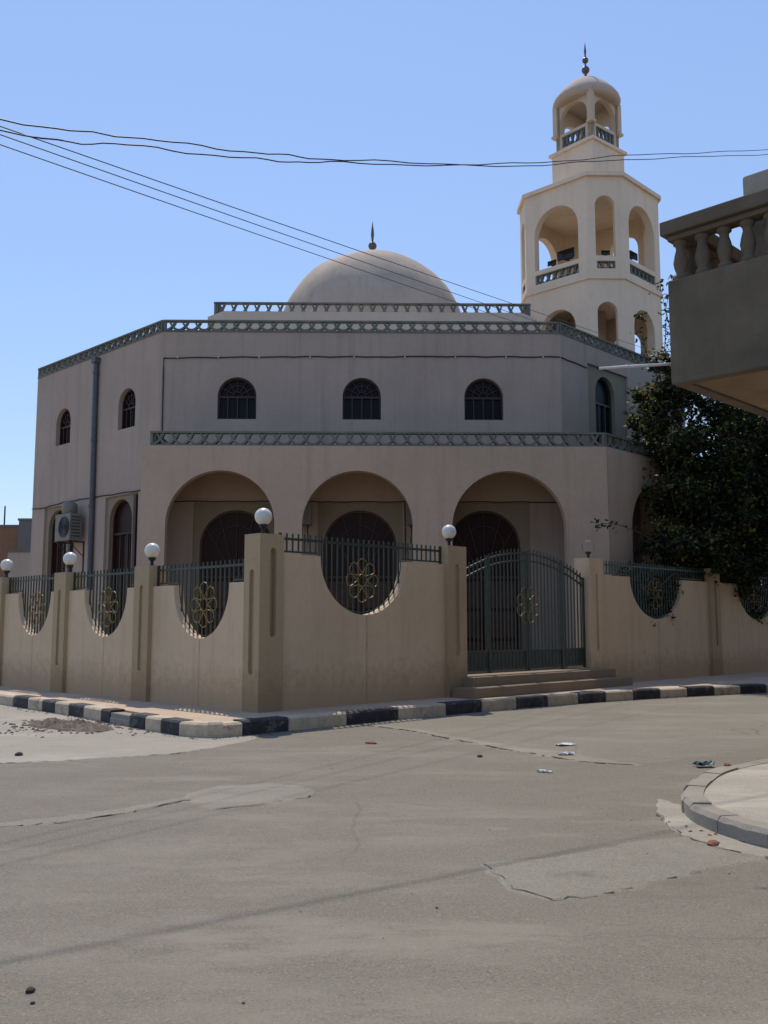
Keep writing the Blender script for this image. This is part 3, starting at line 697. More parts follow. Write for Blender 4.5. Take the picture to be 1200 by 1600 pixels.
# ================================================================= AIR CONDITIONERS
def ac(fr,u0,u1,d0,d1,z0,z1,label,top=False,legs=True,face='front'):
    um=(u0+u1)/2; p=fr.p(um,0,z0); e=empty('air_conditioner',(p.x,p.y,p.z),label,'air conditioner','outdoor air conditioner units on the mosque')
    g=MB(fr); g.box(u0,u1,d0,d1,z0,z1); c=g.build('casing','acwhite',e,bevel=.015)
    zc_=(z0+z1)/2; r=(z1-z0)*.38; uc=um-(u1-u0)*.12
    g=MB(fr)
    for rr in (r,r*.8,r*.6,r*.4,r*.2): g.ribbon([(uc+rr*math.cos(2*math.pi*i/20),zc_+rr*math.sin(2*math.pi*i/20)) for i in range(20)],.012,d1+.022,d1+.012,closed=True)
    g.build('fan_grille','metal',c)
    g=MB(fr); g.plate([(uc+r*math.cos(2*math.pi*i/24),zc_+r*math.sin(2*math.pi*i/24)) for i in range(24)],[],d1+.002,d1+.009); g.build('fan_opening','acdark',c)
    g=MB(fr)
    for k in range(7): g.box(u0-.006,u0-.001,d0+.06,d1-.05,z0+.12+k*.1*(z1-z0)/.85,z0+.15+k*.1*(z1-z0)/.85)
    g.build('vent','acdark',c)
    for u in (u0+.12,u1-.12):
        g=MB(fr); g.box(u-.02,u+.02,.0,d1-.02,z0-.05,z0-.01)
        g.tube([(u,.01,z0-.5),(u,d1-.06,z0-.04)],.015,5)
        if legs: g.tube([(u,.02,z0-.02),(u,.02,z0-2.2)],.022,6)
        g.build('bracket','metal',e)
    if top:
        g=MB(fr); q=fr.p(um-.05,(d0+d1)/2,0); g.lathe((q.x,q.y),[(.22,z1+.005),(.24,z1+.03),(.24,z1+.3),(.2,z1+.36),(.12,z1+.4),(.03,z1+.41)],20); g.build('top_tank','acwhite',e)
    return e
ac(FLt,4.05,5.02,.16,.58,4.22,5.08,'weathered grey air conditioner between the drainpipe and the far left window',top=True)
ac(FO,-2.95,-2.07,.12,.42,4.42,5.06,'beige air conditioner showing at the left edge of the middle porch arch',legs=False)
ac(FO,.66,1.55,.12,.42,4.42,5.06,'beige air conditioner mostly hidden behind the right pier of the middle porch arch',legs=False)

# ================================================================= BOUNDARY WALL
WB=.19
def ell(c,rw,zt,rd,n=26): return [(c+rw*math.cos(math.pi*i/n),zt-rd*math.sin(math.pi*i/n)) for i in range(n+1)]
def rosette(fr,c,z,r,parent,d):
    g=MB(fr)
    for k in range(8):
        a=2*math.pi*k/8+math.pi/8*0; pts=[]
        for i in range(15):
            t=i/14; s_=math.sin(math.pi*t); 
            px_=.30+.70*(1-abs(2*t-1)**1.6); hw=.235*math.sin(2*math.pi*t)*(1+.25*s_)*(1 if t<=.5 else 1); rr=r*math.hypot(px_,hw); ang=a+math.atan2(hw,px_)
            pts.append((c+rr*math.cos(ang),d,z+rr*math.sin(ang)))
        g.tube(pts,.011,5)
    g.tube([(c+r*.28*math.cos(2*math.pi*i/20),d,z+r*.28*math.sin(2*math.pi*i/20)) for i in range(20)],.011,5,closed=True)
    return g.build('rosette','gold',parent)
def railing(fr,t0,t1,zw,zt,op,parent,dr=-.10,sp=.128):
    """green bars standing on the wall and hanging into the round opening"""
    c,rw,rd=op; g=MB(fr); n=int((t1-t0-.06)/sp)
    for i in range(n+1):
        u=t0+.04+(t1-t0-.08)*i/n; x=(u-c)/rw
        zb=zw+.06 if abs(x)>=1 else zw-rd*math.sqrt(max(0,1-x*x))+.01
        g.box(u-.012,u+.012,dr+.012,dr-.012,zb,zt)
    g.box(t0,t1,dr+.022,dr-.022,zt-.115,zt-.075)
    g.box(t0,c-rw,dr+.018,dr-.018,zw+.035,zw+.065); g.box(c+rw,t1,dr+.018,dr-.018,zw+.035,zw+.065)
    g.ribbon([(c+(rw-.03)*math.cos(math.pi*i/24),zw+.02-(rd-.03)*math.sin(math.pi*i/24)) for i in range(25)],.010,dr+.008,dr-.008)
    g.box(t0,t0+.03,dr+.02,dr-.02,zw,zt); g.box(t1-.03,t1,dr+.02,dr-.02,zw,zt)
    o=g.build('railing','green',parent)
    rosette(fr,c,zw-rd*.38,.39,o,dr+.03); return o
def wallpanel(fr,t0,t1,zw,op,parent,th=.20,d=0):
    c,rw,rd=op; g=MB(fr)
    o=[(t0,WB),(t1,WB),(t1,zw)]+ell(c,rw,zw,rd)+[(t0,zw)]
    g.plate(o,[],d,d-th); return g.build('wall_panel','fence',parent)
def pillar(fr,t0,t1,zt,parent,dout=.09,din=-.32,gz0=.85,mat='pillar'):
    g=MB(fr); e=.03; g.box(t0+.035,t1-.035,dout-.045,din+.03,WB,zt-.002)
    c=(t0+t1)/2; w=.062; gz1=zt-.42
    slot=[(c+w*math.cos(math.pi*i/8),gz1+w*math.sin(math.pi*i/8)) for i in range(9)]+[(c-w*math.cos(math.pi*i/8),gz0-w*math.sin(math.pi*i/8)) for i in range(9)]
    g.plate(rect(t0,t1,WB,zt),[slot],dout,dout-.045)
    # side skins
    g.box(t0,t0+.035,dout-.0455,din,WB,zt); g.box(t1-.035,t1,dout-.0455,din,WB,zt); g.box(t0+.035,t1-.035,din+.03,din,WB,zt)
    return g.build('pillar',mat,parent)
ZF,ZFB,ZFP=2.76,3.12,3.13
front=empty('boundary_wall',FF.p(2.5,0,WB)[:],'tan wall left of the gate with one round railed opening, facing the street corner','boundary wall')
# corner pillar: both street faces grooved
g=MB(FF); zt=3.07
g.prism([(.06,-.06),(.445,-.06),(.445,-.35),(.06,-.35)],WB,zt-.002)
def slotp(fr,t0,t1,z0,z1,gz0,gz1,d1,d0,g):
    c=(t0+t1)/2; w=.065; slot=[(c+w*math.cos(math.pi*i/8),gz1+w*math.sin(math.pi*i/8)) for i in range(9)]+[(c-w*math.cos(math.pi*i/8),gz0-w*math.sin(math.pi*i/8)) for i in range(9)]
    g.fr=fr; g.plate(rect(t0,t1,z0,z1),[slot],d1,d0)
slotp(FF,.06,.5,WB,zt,1.45,2.78,.045,-.055,g)
slotp(FL,-.045,.385,WB,zt,.85,2.40,.045,-.055,g) if False else None
FLc=Frame(FF.at(.0,.045),135,1)
slotp(FLc,.0,.42,WB,zt,.85,2.42,.0,-.06,g)
g.fr=FF; g.box(.445,.5,-.056,-.375,WB,zt); g.box(.06,.445,-.351,-.375,WB,zt)
g.build('pillar','pillar',front)
wallpanel(FF,.5,4.56,ZF,(2.40,1.06,1.0),front)
railing(FF,.5,4.56,ZF,ZFB,(2.40,1.06,1.0),front)
pillar(FF,4.56,5.12,ZFP,front,gz0=1.05)
# wall right of the gate
right=empty('boundary_wall',FF.p(12.6,0,WB)[:],'tan wall right of the gate running under the dark leafy tree','boundary wall')
pillar(FF,9.52,10.14,ZFP,right,gz0=1.05,mat='fence')
for t0,t1,op in ((10.14,15.55,(12.80,1.33,1.04)),(16.12,21.3,(18.72,1.33,1.04)),(21.86,26.4,(24.1,1.3,1.04))):
    wallpanel(FF,t0,t1,ZF,op,right); railing(FF,t0,t1,ZF,ZFB,op,right); pillar(FF,t1,t1+.56,ZFP,right,gz0=1.05)
# left wall
left=empty('boundary_wall',FL.p(5,0,WB)[:],'tan wall along the left street with railed round openings and grooved pillars','boundary wall')
ZL,ZLB,ZLP=2.29,2.68,2.68
t=.36
for k in range(6):
    t1=[3.16,6.42,9.55,12.85,16.1,19.4][k]; c=[1.62,4.92,8.05,11.25,14.5,17.8][k]; rw=.84 if k<2 else .80
    wallpanel(FL,t,t1,ZL,(c,rw,.94),left); railing(FL,t,t1,ZL,ZLB,(c,rw,.94),left)
    pillar(FL,t1,t1+.52,ZLP,left,gz0=.8); t=t1+.52

# ---- globe lamps
lamp=empty('globe_lamp',(0,0,0),None,'lamp','globe lamps on the wall pillars')
g=MB(); g.lathe((0,0),[(.075,0),(.075,.015),(.035,.03),(.03,.10),(.06,.115),(.075,.15),(.07,.17)],16); g.build('stem','metal',lamp)
g=MB(); g.sphere((0,0,.30),.145,14); gl=g.build('globe','globe',lamp)
spots=[(FF,.2,-.14,3.07,'globe'),(FF,4.84,-.12,ZFP,'globe'),(FF,9.83,-.12,ZFP,'clear'),(FL,3.42,-.12,ZLP,'globe'),(FL,6.68,-.12,ZLP,'globe'),(FL,9.81,-.12,ZLP,'globe')]
labs=['white globe lamp on the tall corner pillar in front of the left porch arch','white globe lamp on the pillar at the left side of the gate','clear glass globe lamp on the pillar at the right side of the gate',
 'white globe lamp on the first left-wall pillar beside the corner','white globe lamp on the left wall under the drainpipe','white globe lamp at the far left edge of the photo']
for i,(fr,u,d,z,kd) in enumerate(spots):
    o=lamp if i==0 else copy_tree(lamp); p=fr.p(u,d,z-.003); o.location=p; o['label']=labs[i]
    if kd=='clear':
        for ch in o.children:
            if ch.name.startswith('globe'):
                ch.data=ch.data.copy(); ch.data.materials[0]=M['clearglobe']

# ---- entrance steps and gate
g=MB(FF); g.box(4.62,10.35,.12,.66,.19,.385); g.box(5.0,10.15,-.5,.34,.19,.565)
steps=g.build('entrance_steps','step',bevel=.012); tag(steps,'two low reddish tan steps below the green gate','steps')
gate=empty('gate',FF.p(7.3,-.05,.57)[:],'arched double gate of green iron bars with gold rosette above two steps','gate')
def gtop(u): x=(u-7.3)/2.2; return 3.12-.50*x*x
for s_ in (-1,1):
    g=MB(FF); u0_,u1_=(5.14,7.28) if s_<0 else (7.32,9.50); zb=.66
    n=17
    for i in range(1,n):
        u=u0_+(u1_-u0_)*i/n; g.box(u-.012,u+.012,-.05,-.074,zb,gtop(u)+(.10 if i%1==0 else 0))
    for off in (0,-.16):
        g.ribbon([(u0_+(u1_-u0_)*i/12,gtop(u0_+(u1_-u0_)*i/12)+off) for i in range(13)],.035,-.043,-.081)
    g.box(u0_,u1_,-.044,-.080,zb,zb+.05); g.box(u0_,u1_,-.044,-.080,1.02,1.06)
    g.box(u0_,u0_+.05,-.04,-.085,zb-.05,gtop(u0_)+.05); g.box(u1_-.05,u1_,-.04,-.085,zb-.05,gtop(u1_)+.05)
    um=6.0 if s_<0 else 8.6; g.box(um-.04,um+.04,-.035,-.09,zb-.06,gtop(um)+.06)
    lf_=g.build('gate_leaf','green',gate)
    g=MB(FF); g.box(u0_+.05,um-.04,-.055,-.068,zb+.05,1.02); g.box(um+.04,u1_-.05,-.055,-.068,zb+.05,1.02); g.build('kick_plate','green',lf_)
    # half of the rosette on each leaf
    g=MB(FF); c=7.3; z=2.0; r=.40
    for k in range(8):
        a=2*math.pi*(k+.5)/8
        if (math.cos(a)>0)!=(s_>0): continue
        pts=[]
        for i in range(15):
            t_=i/14; px_=.30+.70*(1-abs(2*t_-1)**1.6); hw=.235*math.sin(2*math.pi*t_)*1.2; rr=r*math.hypot(px_,hw); ang=a+math.atan2(hw,px_)
            pts.append((c+rr*math.cos(ang),-.03,z+rr*math.sin(ang)))
        g.tube(pts,.011,5)
    g.build('rosette','gold',lf_)

# ================================================================= NEIGHBOUR'S BALCONY (right)
BC=(2.47,8.0); BN=Frame(BC,-45,-1); BF=Frame(BC,45,1)
house=empty('house',(5.2,7.0,0),'dark concrete house corner at the right edge with a projecting balustraded balcony','house')
bal=MB(); Pn=lambda a,b_:(BC[0]+BN.u.x*a+BF.u.x*b_,BC[1]+BN.u.y*a+BF.u.y*b_)
L1,L2=7.0,9.0; pr=1.5
g=MB(); g.prism([Pn(0,0),Pn(L1,0),Pn(L1,pr),Pn(pr,pr),Pn(pr,L2),Pn(0,L2)],3.66,3.82); 
sl_=g.build('balcony_slab','balunder',house)
g=MB(); t_=.12
g.prism([Pn(-.004,-.004),Pn(L1,-.004),Pn(L1,t_),Pn(t_,t_),Pn(t_,L2),Pn(-.004,L2)],3.64,4.56); g.build('balcony_parapet','balcony',house,bevel=.012)
def balus(x,y):
    g=MB(); g.lathe((x,y),[(.064,4.555),(.064,4.60),(.04,4.62),(.056,4.67),(.066,4.72),(.055,4.78),(.038,4.84),(.043,4.87),(.062,4.885),(.062,4.93)],12); return g.build('baluster','balrail',house)
i=0
for k in range(15):
    balus(*Pn(.085+.2*k,.08))
for k in range(1,22): balus(*Pn(.08,.085+.2*k))
g=MB(); rp=lambda d:[Pn(-d,-d),Pn(L1,-d),Pn(L1,.15+d),Pn(.15+d,.15+d),Pn(.15+d,L2),Pn(-d,L2)]
g.prism(rp(.0),4.915,4.965); g.prism(rp(.045),4.965,5.09); g.build('handrail','balrail',house,bevel=.012)
g=MB(); g.prism([Pn(.56,.30),Pn(1.6,.30),Pn(1.6,.62),Pn(.56,.62)],3.83,5.42); g.build('balcony_pier','greyfar2',house,bevel=.02)
# house body behind the balcony, raised and lengthened out of view to block sky light
g=MB(); g.prism([Pn(pr,pr),Pn(L1+4,pr),Pn(L1+4,27),Pn(pr,27)],.1,11.2); g.build('wall','balcony',house)
g=MB(); g.prism([Pn(pr-.15,pr-.15),Pn(L1+4,pr-.15),Pn(L1+4,27.1),Pn(pr-.15,27.1)],11.2,11.4); g.build('roof','balcony',house)
# slim pale pipe sticking out of the balcony
g=MB(); g.tube([(2.52,8.08,3.845),(2.25,8.1,3.836),(1.88,8.12,3.815)],.0125,8,world=True)
for x in (2.3,2.12): g.tube([(x-.012,8.105,3.838-(2.3-x)*.05),(x+.012,8.105,3.838-(2.3-x)*.05)],.0145,8,world=True)
g.build('spout_pipe','whitepipe',house)

# ================================================================= OVERHEAD WIRES
g=MB()
def wire(p,q,sag,r,label,wob=0,seed=0,n=60):
    rnd=random.Random(seed); P=Vector(p);Q=Vector(q);pts=[];ph=rnd.uniform(0,6)
    for i in range(n+1):
        t=i/n; v=P.lerp(Q,t)+Vector((0,0,-4*sag*t*(1-t)))
        if wob: v.z+=wob*(math.sin(i*.9+ph)+.6*math.sin(i*2.1+ph*2))
        pts.append(v)
    g=MB(); g.tube(pts,r,6,world=True); o=g.build('overhead_wire','wire'); tag(o,label,'wire','overhead wires crossing the street'); return o
wire((-6.8,4.2,5.72),(8.6,31.0,10.78),.03,.0062,'uppermost of the three straight thin wires running down to the mosque roof',seed=1)
wire((-6.8,4.2,5.70),(5.2,27.5,10.30),.03,.0062,'middle one of the three straight thin wires ending at the roof parapet',seed=2)
wire((-6.8,4.2,5.64),(4.3,27.5,10.38),.04,.0062,'lowest of the three straight thin wires sloping down to the mosque',seed=3)
def wire_pts(pts,r,label,seed):
    P=[Vector(p) for p in pts]; out=[]; rnd=random.Random(seed); n=len(P); c=0; k=9; ph=rnd.uniform(0,6)
    for i in range(n-1):
        p0,p1,p2,p3=P[max(0,i-1)],P[i],P[i+1],P[min(n-1,i+2)]
        for j in range(k):
            t=j/k; v=.5*((2*p1)+(p2-p0)*t+(2*p0-5*p1+4*p2-p3)*t*t+(3*p1-p0-3*p2+p3)*t**3); c+=1
            v.z+=.010*math.sin(c*.8+ph)+.007*math.sin(c*1.7+2*ph); out.append(v)
    out.append(P[-1]); g=MB(); g.tube(out,r,6,world=True); return tag(g.build('overhead_wire','wire'),label,'wire','overhead wires crossing the street')
wire_pts([(-6.8,4.2,5.35),(-5.0,5.6,5.48),(-3.13,7.35,5.70),(-2.28,8.06,5.92),(-1.27,8.99,6.25),(-.28,9.96,6.66),(1.7,12.02,7.66),(4.15,14.69,9.16),(8.01,18.87,11.42),(13,24,14.3)],.0065,'upper wavy strand of the thick wire pair crossing the whole sky',4)
wire_pts([(-6.8,4.2,5.25),(-5.0,5.55,5.36),(-3.1,7.28,5.55),(-2.28,8.06,5.84),(-1.27,8.99,6.18),(-.28,9.96,6.63),(1.7,12.02,7.63),(4.15,14.69,9.09),(8.01,18.87,11.33),(13,24,14.2)],.0065,'lower wavy strand of the thick wire pair crossing the whole sky',5)
# pole outside the frame that carries them
g=MB(); g.tube([(-6.85,4.15,-.1),(-6.83,4.17,3),(-6.8,4.2,6.1)],[.11,.095,.08],12,world=True); g.box(-7.2,-6.4,4.12,4.24,5.78,5.86)
tag(g.build('utility_pole','bark'),'wooden utility pole left of the street carrying the wires','utility pole')

# ================================================================= VEGETATION
def leaves(g,c,r,n,size,rnd,flat=.75):
    """leaf-sized quads bunched in sprays inside a lobe"""
    nb=max(1,int(n/26))
    for _ in range(nb):
        while True:
            q=Vector((rnd.uniform(-1,1),rnd.uniform(-1,1),rnd.uniform(-1,1)))
            if .25<q.length<1: break
        q=q*r; q.z*=flat; o=Vector(c)+q; br=rnd.uniform(.13,.34)*min(1,r)
        dr=Vector((rnd.uniform(-1,1),rnd.uniform(-1,1),rnd.uniform(-.8,.4))).normalized()
        for k in range(26):
            p=o+dr*rnd.uniform(-1,1)*br*1.3+Vector((rnd.gauss(0,br*.45),rnd.gauss(0,br*.45),rnd.gauss(0,br*.4)))
            leaf(g,p,size*rnd.uniform(.6,1.3),rnd)
def leaf(g,p,s,rnd):
    a=Vector((rnd.gauss(0,1),rnd.gauss(0,1),rnd.gauss(-.3,.7))).normalized()
    b_=a.cross(Vector((rnd.gauss(0,.6),rnd.gauss(0,.6),1))).normalized()
    nrm=a.cross(b_)*.12*s
    g.add([p,p+a*s*.5+b_*s*.3+nrm,p+a*s,p+a*s*.5-b_*s*.3+nrm],[(0,1,2,3)])
def limb(g,pts,r0,r1,n=7):
    k=len(pts); g.tube(pts,[r0+(r1-r0)*i/(k-1) for i in range(k)],n,world=True)
rnd=random.Random(21)
tree=empty('tree',(9.4,28.2,.2),'dark leafy tree with reddish and yellow-green leaves overhanging the wall right of the gate','tree')
blobs=[(9.9,27.7,2.3,.7),(8.0,26.2,3.0,.6),(9.6,27.6,5.8,1.1),(12.2,31,7.2,1.5),(13.6,32.5,5.8,1.8),(11.6,30.5,5.6,1.5),(11.4,30.6,3.8,1.5),(16.2,34,7.5,1.9),(16.5,34.5,4.6,2.1),(7.95,26.9,7.75,.65),(8.75,27.5,8.5,.8),(9.9,28.3,8.3,1.15),(11.2,29.2,8.5,1.2),(12.8,30.2,8.8,1.4),(8.35,26.95,6.7,.85),(9.3,27.5,6.5,1.2),(10.7,28.8,6.4,1.0),(13.0,30.6,6.4,1.1),
 (8.2,26.7,5.2,.9),(9.3,27.4,4.9,1.25),(10.9,28.5,4.7,1.4),(12.5,29.8,4.8,1.5),(14,31.4,5,1.6),(7.9,26.25,3.8,.75),(9.0,27.0,3.5,1.0),(10.4,28.1,3.3,1.2),(11.9,29.6,3.2,1.3),(13.6,31.2,3.2,1.5),(7.6,25.9,2.6,.6),(8.7,26.8,2.3,.7),(10.6,28.7,2.0,.9),(12.4,30.4,2,1.0),(14.6,31,7.4,1.5),(15.2,32.4,3.6,1.7)]
g=MB(); g.norec=True
blobs+=[(6.75,24.95,2.25,.5),(7.3,25.5,2.5,.55),(6.4,24.6,1.9,.4),(7.9,26.1,2.0,.6)]
blobs+=[(10.6,27.9,7.4,1.1),(12.4,29.2,7.2,1.5),(11.6,28.6,5.6,1.2),(13.4,30.2,5.4,1.4),(9.6,26.9,4.4,.8),(10.9,28.2,3.9,.8),(12.6,29.9,4.0,1.0),(8.6,26.1,3.5,.45),(14.9,31.6,6.6,1.7)]
blobs=[(x,max(y,x+(18.0+r if z<3.3 else 17.2+.55*r if z<4.6 else 16.9)),z,r) for x,y,z,r in blobs]
blobs=[(x,y,(max(z,3.45+r*.95) if y<x+17.7 else z),r) for x,y,z,r in blobs]
blobs+=[(6.45,24.85,2.3,.5),(6.8,25.25,2.75,.55),(7.05,25.4,1.9,.55),(6.4,24.8,1.75,.4),(7.4,25.9,2.9,.5),(8.2,27.2,9.2,.45),(7.5,26.9,8.1,.36),(7.3,26.8,7.4,.36),(15,30.5,7,1.9),(17,32,7,2.2),(14.7,30.9,4.9,1.2),(8.3,27.0,8.4,.6),(9.1,27.2,9.0,.6),(7.6,26.9,7.1,.5),(7.7,26.8,8.0,.45)]  # far right lobes lie out of view, added to block sky light
for x,y,z,r in blobs: leaves(g,(x,y,z),r,int((2400 if z<6.6 else 1700)*r*r),.15,rnd)
# loose shoots: at the top left, and one reaching over the wall
shoots=[[(8.35,27.2,8.6),(8.2,27.1,9.6),(8.25,27.0,10.6),(8.1,27.0,11.45)],[(8.6,27.4,8.8),(8.5,27.3,9.9),(8.3,27.2,10.8),(8.5,27.2,11.7)],[(8.3,27.1,8.2),(7.7,27,9.2),(7.4,26.9,10.1),(7.5,26.9,10.5)],[(8.8,27.4,8.8),(8.8,27.4,9.8),(8.7,27.3,10.4)],
 [(8.5,26.6,3.2),(7.4,25.6,3.75),(6.6,25.0,4.05),(5.95,24.6,4.2),(5.5,24.4,4.15)],[(8.0,26.3,3.0),(7.0,25.2,3.0),(6.3,24.4,2.75),(5.9,24.0,2.6)],[(8.3,26.4,3.1),(7.6,25.1,2.9),(7.0,24.5,2.5),(6.7,24.2,2.2)],[(8.2,26.6,7.4),(7.5,26.6,7.3),(6.95,26.5,7.6)],[(8.2,26.6,6.4),(7.5,26.6,6.9),(7.1,26.5,6.7)],]
tw=MB()
for i,sh in enumerate(shoots):
    P=[Vector(p) for p in sh]; limb(tw,sh,.018,.006,5)
    for a,b_ in zip(P,P[1:]):
        L=(b_-a).length; n=int(L*(26 if i not in(4,5,6) else 13))
        for _ in range(n):
            p=a.lerp(b_,rnd.random())+Vector((rnd.gauss(0,.10),rnd.gauss(0,.10),rnd.gauss(0,.09))); leaf(g,p,rnd.uniform(.09,.17),rnd)
    for _ in range(14): leaf(g,P[-1]+Vector((rnd.gauss(0,.08),rnd.gauss(0,.08),rnd.gauss(0,.08))),rnd.uniform(.1,.18),rnd)
g.build('crown','leaf',tree)
M['vivid']=leafmat('vivid_leaves',[(0,(.06,.09,.02)),(.4,(.13,.17,.03)),(.7,(.22,.26,.05)),(.85,(.16,.07,.05)),(1,(.25,.16,.07))],.4)  # brighter leaf colours for sprays on the left, front and upper crown
g=MB(); g.norec=True; r3=random.Random(77)
for x,y,z,r in blobs:
    for _ in range(int(3+5*r)):
        a=r3.uniform(math.pi*.85,math.pi*1.85); el=r3.uniform(-.5,1.1); q=Vector((math.cos(a)*math.cos(el),math.sin(a)*math.cos(el),math.sin(el)))*r*r3.uniform(.75,1.05); q.z*=.75
        o_=Vector((x,y,z))+q; dr=Vector((r3.uniform(-1,1),r3.uniform(-1,.2),r3.uniform(-.4,.6))).normalized()
        for k in range(r3.randint(5,16)): leaf(g,o_+dr*r3.uniform(0,.45)+Vector((r3.gauss(0,.06),r3.gauss(0,.06),r3.gauss(0,.06))),r3.uniform(.07,.15),r3)
tag(g.build('vivid_leaves','vivid',tree),'bright yellow-green and reddish leaves on the outer sprays')
limb(tw,[(9.4,28.2,.1),(9.35,28.1,1.6),(9.2,27.9,2.8),(9.0,27.7,4.2),(8.7,27.3,6.0),(8.5,27.2,8.2)],.17,.04)
limb(tw,[(9.35,28.1,1.6),(9.9,28.2,3.2),(10.6,28.6,5.0),(11.2,29.1,7.8)],.12,.03)
limb(tw,[(9.9,28.2,3.2),(11.4,29.2,4.6),(12.8,30.3,6.4),(13.4,30.8,8.2)],.09,.03)
limb(tw,[(9.2,27.9,2.8),(8.5,27.0,3.9),(8.1,26.7,5.4),(7.95,26.9,7.4)],.07,.02)
limb(tw,[(10.6,28.6,5.0),(11.7,29.3,6.4),(12.3,29.8,8.2)],.06,.02); limb(tw,[(11.4,29.2,4.6),(12,29.7,6.9),(11.9,29.6,8.0)],.05,.02)
tw.build('trunk','bark',tree)
def shrub(x,y,h,r,label,n=500,mat='leaf2',seed=1,size=.10):
    rnd=random.Random(seed); e=empty('shrub',(x,y,.23),label,'shrub','garden shrubs behind the left wall')
    g=MB(); g.norec=True
    for k in range(5): leaves(g,(x+rnd.uniform(-.4,.4)*r,y+rnd.uniform(-.4,.4)*r,.23+h*rnd.uniform(.35,.85)),r*.65,n//5,size,rnd)
    g.build('foliage',mat,e); g=MB()
    for k in range(5): 
        a=rnd.uniform(0,6.28); limb(g,[(x,y,.2),(x+.2*r*math.cos(a),y+.2*r*math.sin(a),.23+h*.4),(x+.5*r*math.cos(a),y+.5*r*math.sin(a),.23+h*.8)],.022,.008,5)
    g.build('stem','bark',e)
for t_,d_,h,r,l,s_ in ((8.05,-1.0,1.9,.55,'low yellowish shrub behind the farthest round opening of the left wall',1),(4.9,-1.2,2.0,.6,'low orange-tinged shrub behind the second round opening of the left wall',2),(1.9,-1.6,1.5,.5,'low green shrub behind the round opening nearest the corner pillar',3)):
    p=FL.p(t_,d_,0); shrub(p.x,p.y,h,r,l,700,seed=s_)

# ================================================================= FAR BUILDINGS (left)
M['brickfar']=stucco('far_brick',(.27,.145,.08),.2,.4,.6); M['greyfar']=stucco('far_block',(.17,.15,.14),.15,.3,.6); M['sandfar']=stucco('far_render',(.42,.36,.30),.08,.3,.6)
def far_house(x0,x1,y,dp,h,mat,label,wins):
    e=empty('house',((x0+x1)/2,y,0),label,'house'); fr=Frame((x0,y),0,-1); g=MB(fr)
    g.plate(rect(0,x1-x0,-.05,h),[rect(*w) for w in wins],0,-.3)
    g.box(0,.3,-.301,-dp,-.05,h); g.box(x1-x0-.3,x1-x0,-.301,-dp,-.05,h); g.box(.301,x1-x0-.301,-dp+.3,-dp,-.05,h); g.build('wall',mat,e)
    g=MB(fr); g.box(.302,x1-x0-.302,-.302,-dp+.302,h-.5,h-.3); g.build('roof',mat,e)
    g=MB(fr); g.box(-.06,x1-x0+.06,.06,-.36,h,h+.14); g.build('coping','greyfar',e)
    for u0,u1,z0,z1 in wins:
        g=MB(fr); g.ribbon([(u0+.04,z0+.04),(u1-.04,z0+.04),(u1-.04,z1-.04),(u0+.04,z1-.04)],.08,-.1,-.16,closed=True); g.box((u0+u1)/2-.03,(u0+u1)/2+.03,-.1,-.15,z0+.08,z1-.08); w=g.build('window','wood',e)
        g=MB(fr); g.plate(rect(u0,u1,z0,z1),[],-.17,-.2); g.build('pane','glass',w)
    return e
h1=far_house(-31.5,-23.7,62,9,7.9,'brickfar','far orange-brown brick house at the left edge with a mast on its roof',[(1.2,2.4,4.6,6.2),(4.2,5.4,4.6,6.2),(1.2,2.4,1,2.6)])
g=MB(); g.tube([(-24.9,62.2,7.5),(-24.9,62.2,9.3)],.05,6,world=True); g.build('mast','metal',h1)
far_house(-23.1,-14,60,9,8.1,'greyfar','far dark grey block house touching the mosque\'s left edge',[(2,3.2,4.2,5.8),(5,6.2,4.2,5.8)])
h3=far_house(-16.6,-14.9,42,5,4.75,'sandfar','small pale outbuilding with a dark corner pipe behind the far left wall',[])
g=MB(); g.tube([(-14.75,41.9,.0),(-14.75,41.9,4.9)],.1,8,world=True); g.build('drainpipe','pipe',h3)

# ================================================================= LITTER
def scrap(name,x,y,sx,sy,rz,mat,label,cat,h=.02,z=.008,seed=0):
    rnd=random.Random(seed); g=MB(); n=6; vs=[];fs=[]
    for i in range(n+1):
        for j in range(n+1):
            u,v=(i/n-.5)*sx,(j/n-.5)*sy; e=1-.25*rnd.random()*(i in(0,n) or j in(0,n)); u*=e;v*=e
            vs.append((x+u*math.cos(rz)-v*math.sin(rz),y+u*math.sin(rz)+v*math.cos(rz),z+rnd.uniform(0,h)))
    k=len(vs); vs+=[(a,b_,c-.004) for a,b_,c in vs]
    for i in range(n):
        for j in range(n):
            a=i*(n+1)+j; fs+=[(a,a+1,a+n+2,a+n+1),(k+a,k+a+n+1,k+a+n+2,k+a+1)]
    g.add(vs,fs); return tag(g.build(name,mat),label,cat)
M['paper']=plain('paper',(.62,.60,.58),.8,0,.08,20,.1); M['teal']=plain('teal_carton',(.02,.07,.09),.5,0,.4,30,.1); M['redbrick']=plain('brick_shard',(.20,.07,.045),.9,0,.3,20,.5); M['stone']=plain('dark_stone',(.05,.035,.03),.9,0,.3,20,.5)
scrap('paper_scrap',2.40,12.91,.30,.16,.4,'paper','flat white paper scrap on the pale seam in front of the gate','litter',.03,seed=1)
scrap('paper_scrap',1.74,10.61,.19,.07,-.5,'paper','narrow white paper scrap lying alone on the open road','litter',.02,seed=2)
scrap('paper_scrap',2.24,11.98,.22,.10,.1,'paper','small crumpled white scrap at the end of the pale seam','litter',.03,seed=3)
scrap('crushed_carton',3.60,11.0,.24,.16,.1,'teal','crushed dark teal carton beyond the right island kerb','litter',.05,.02,seed=4)
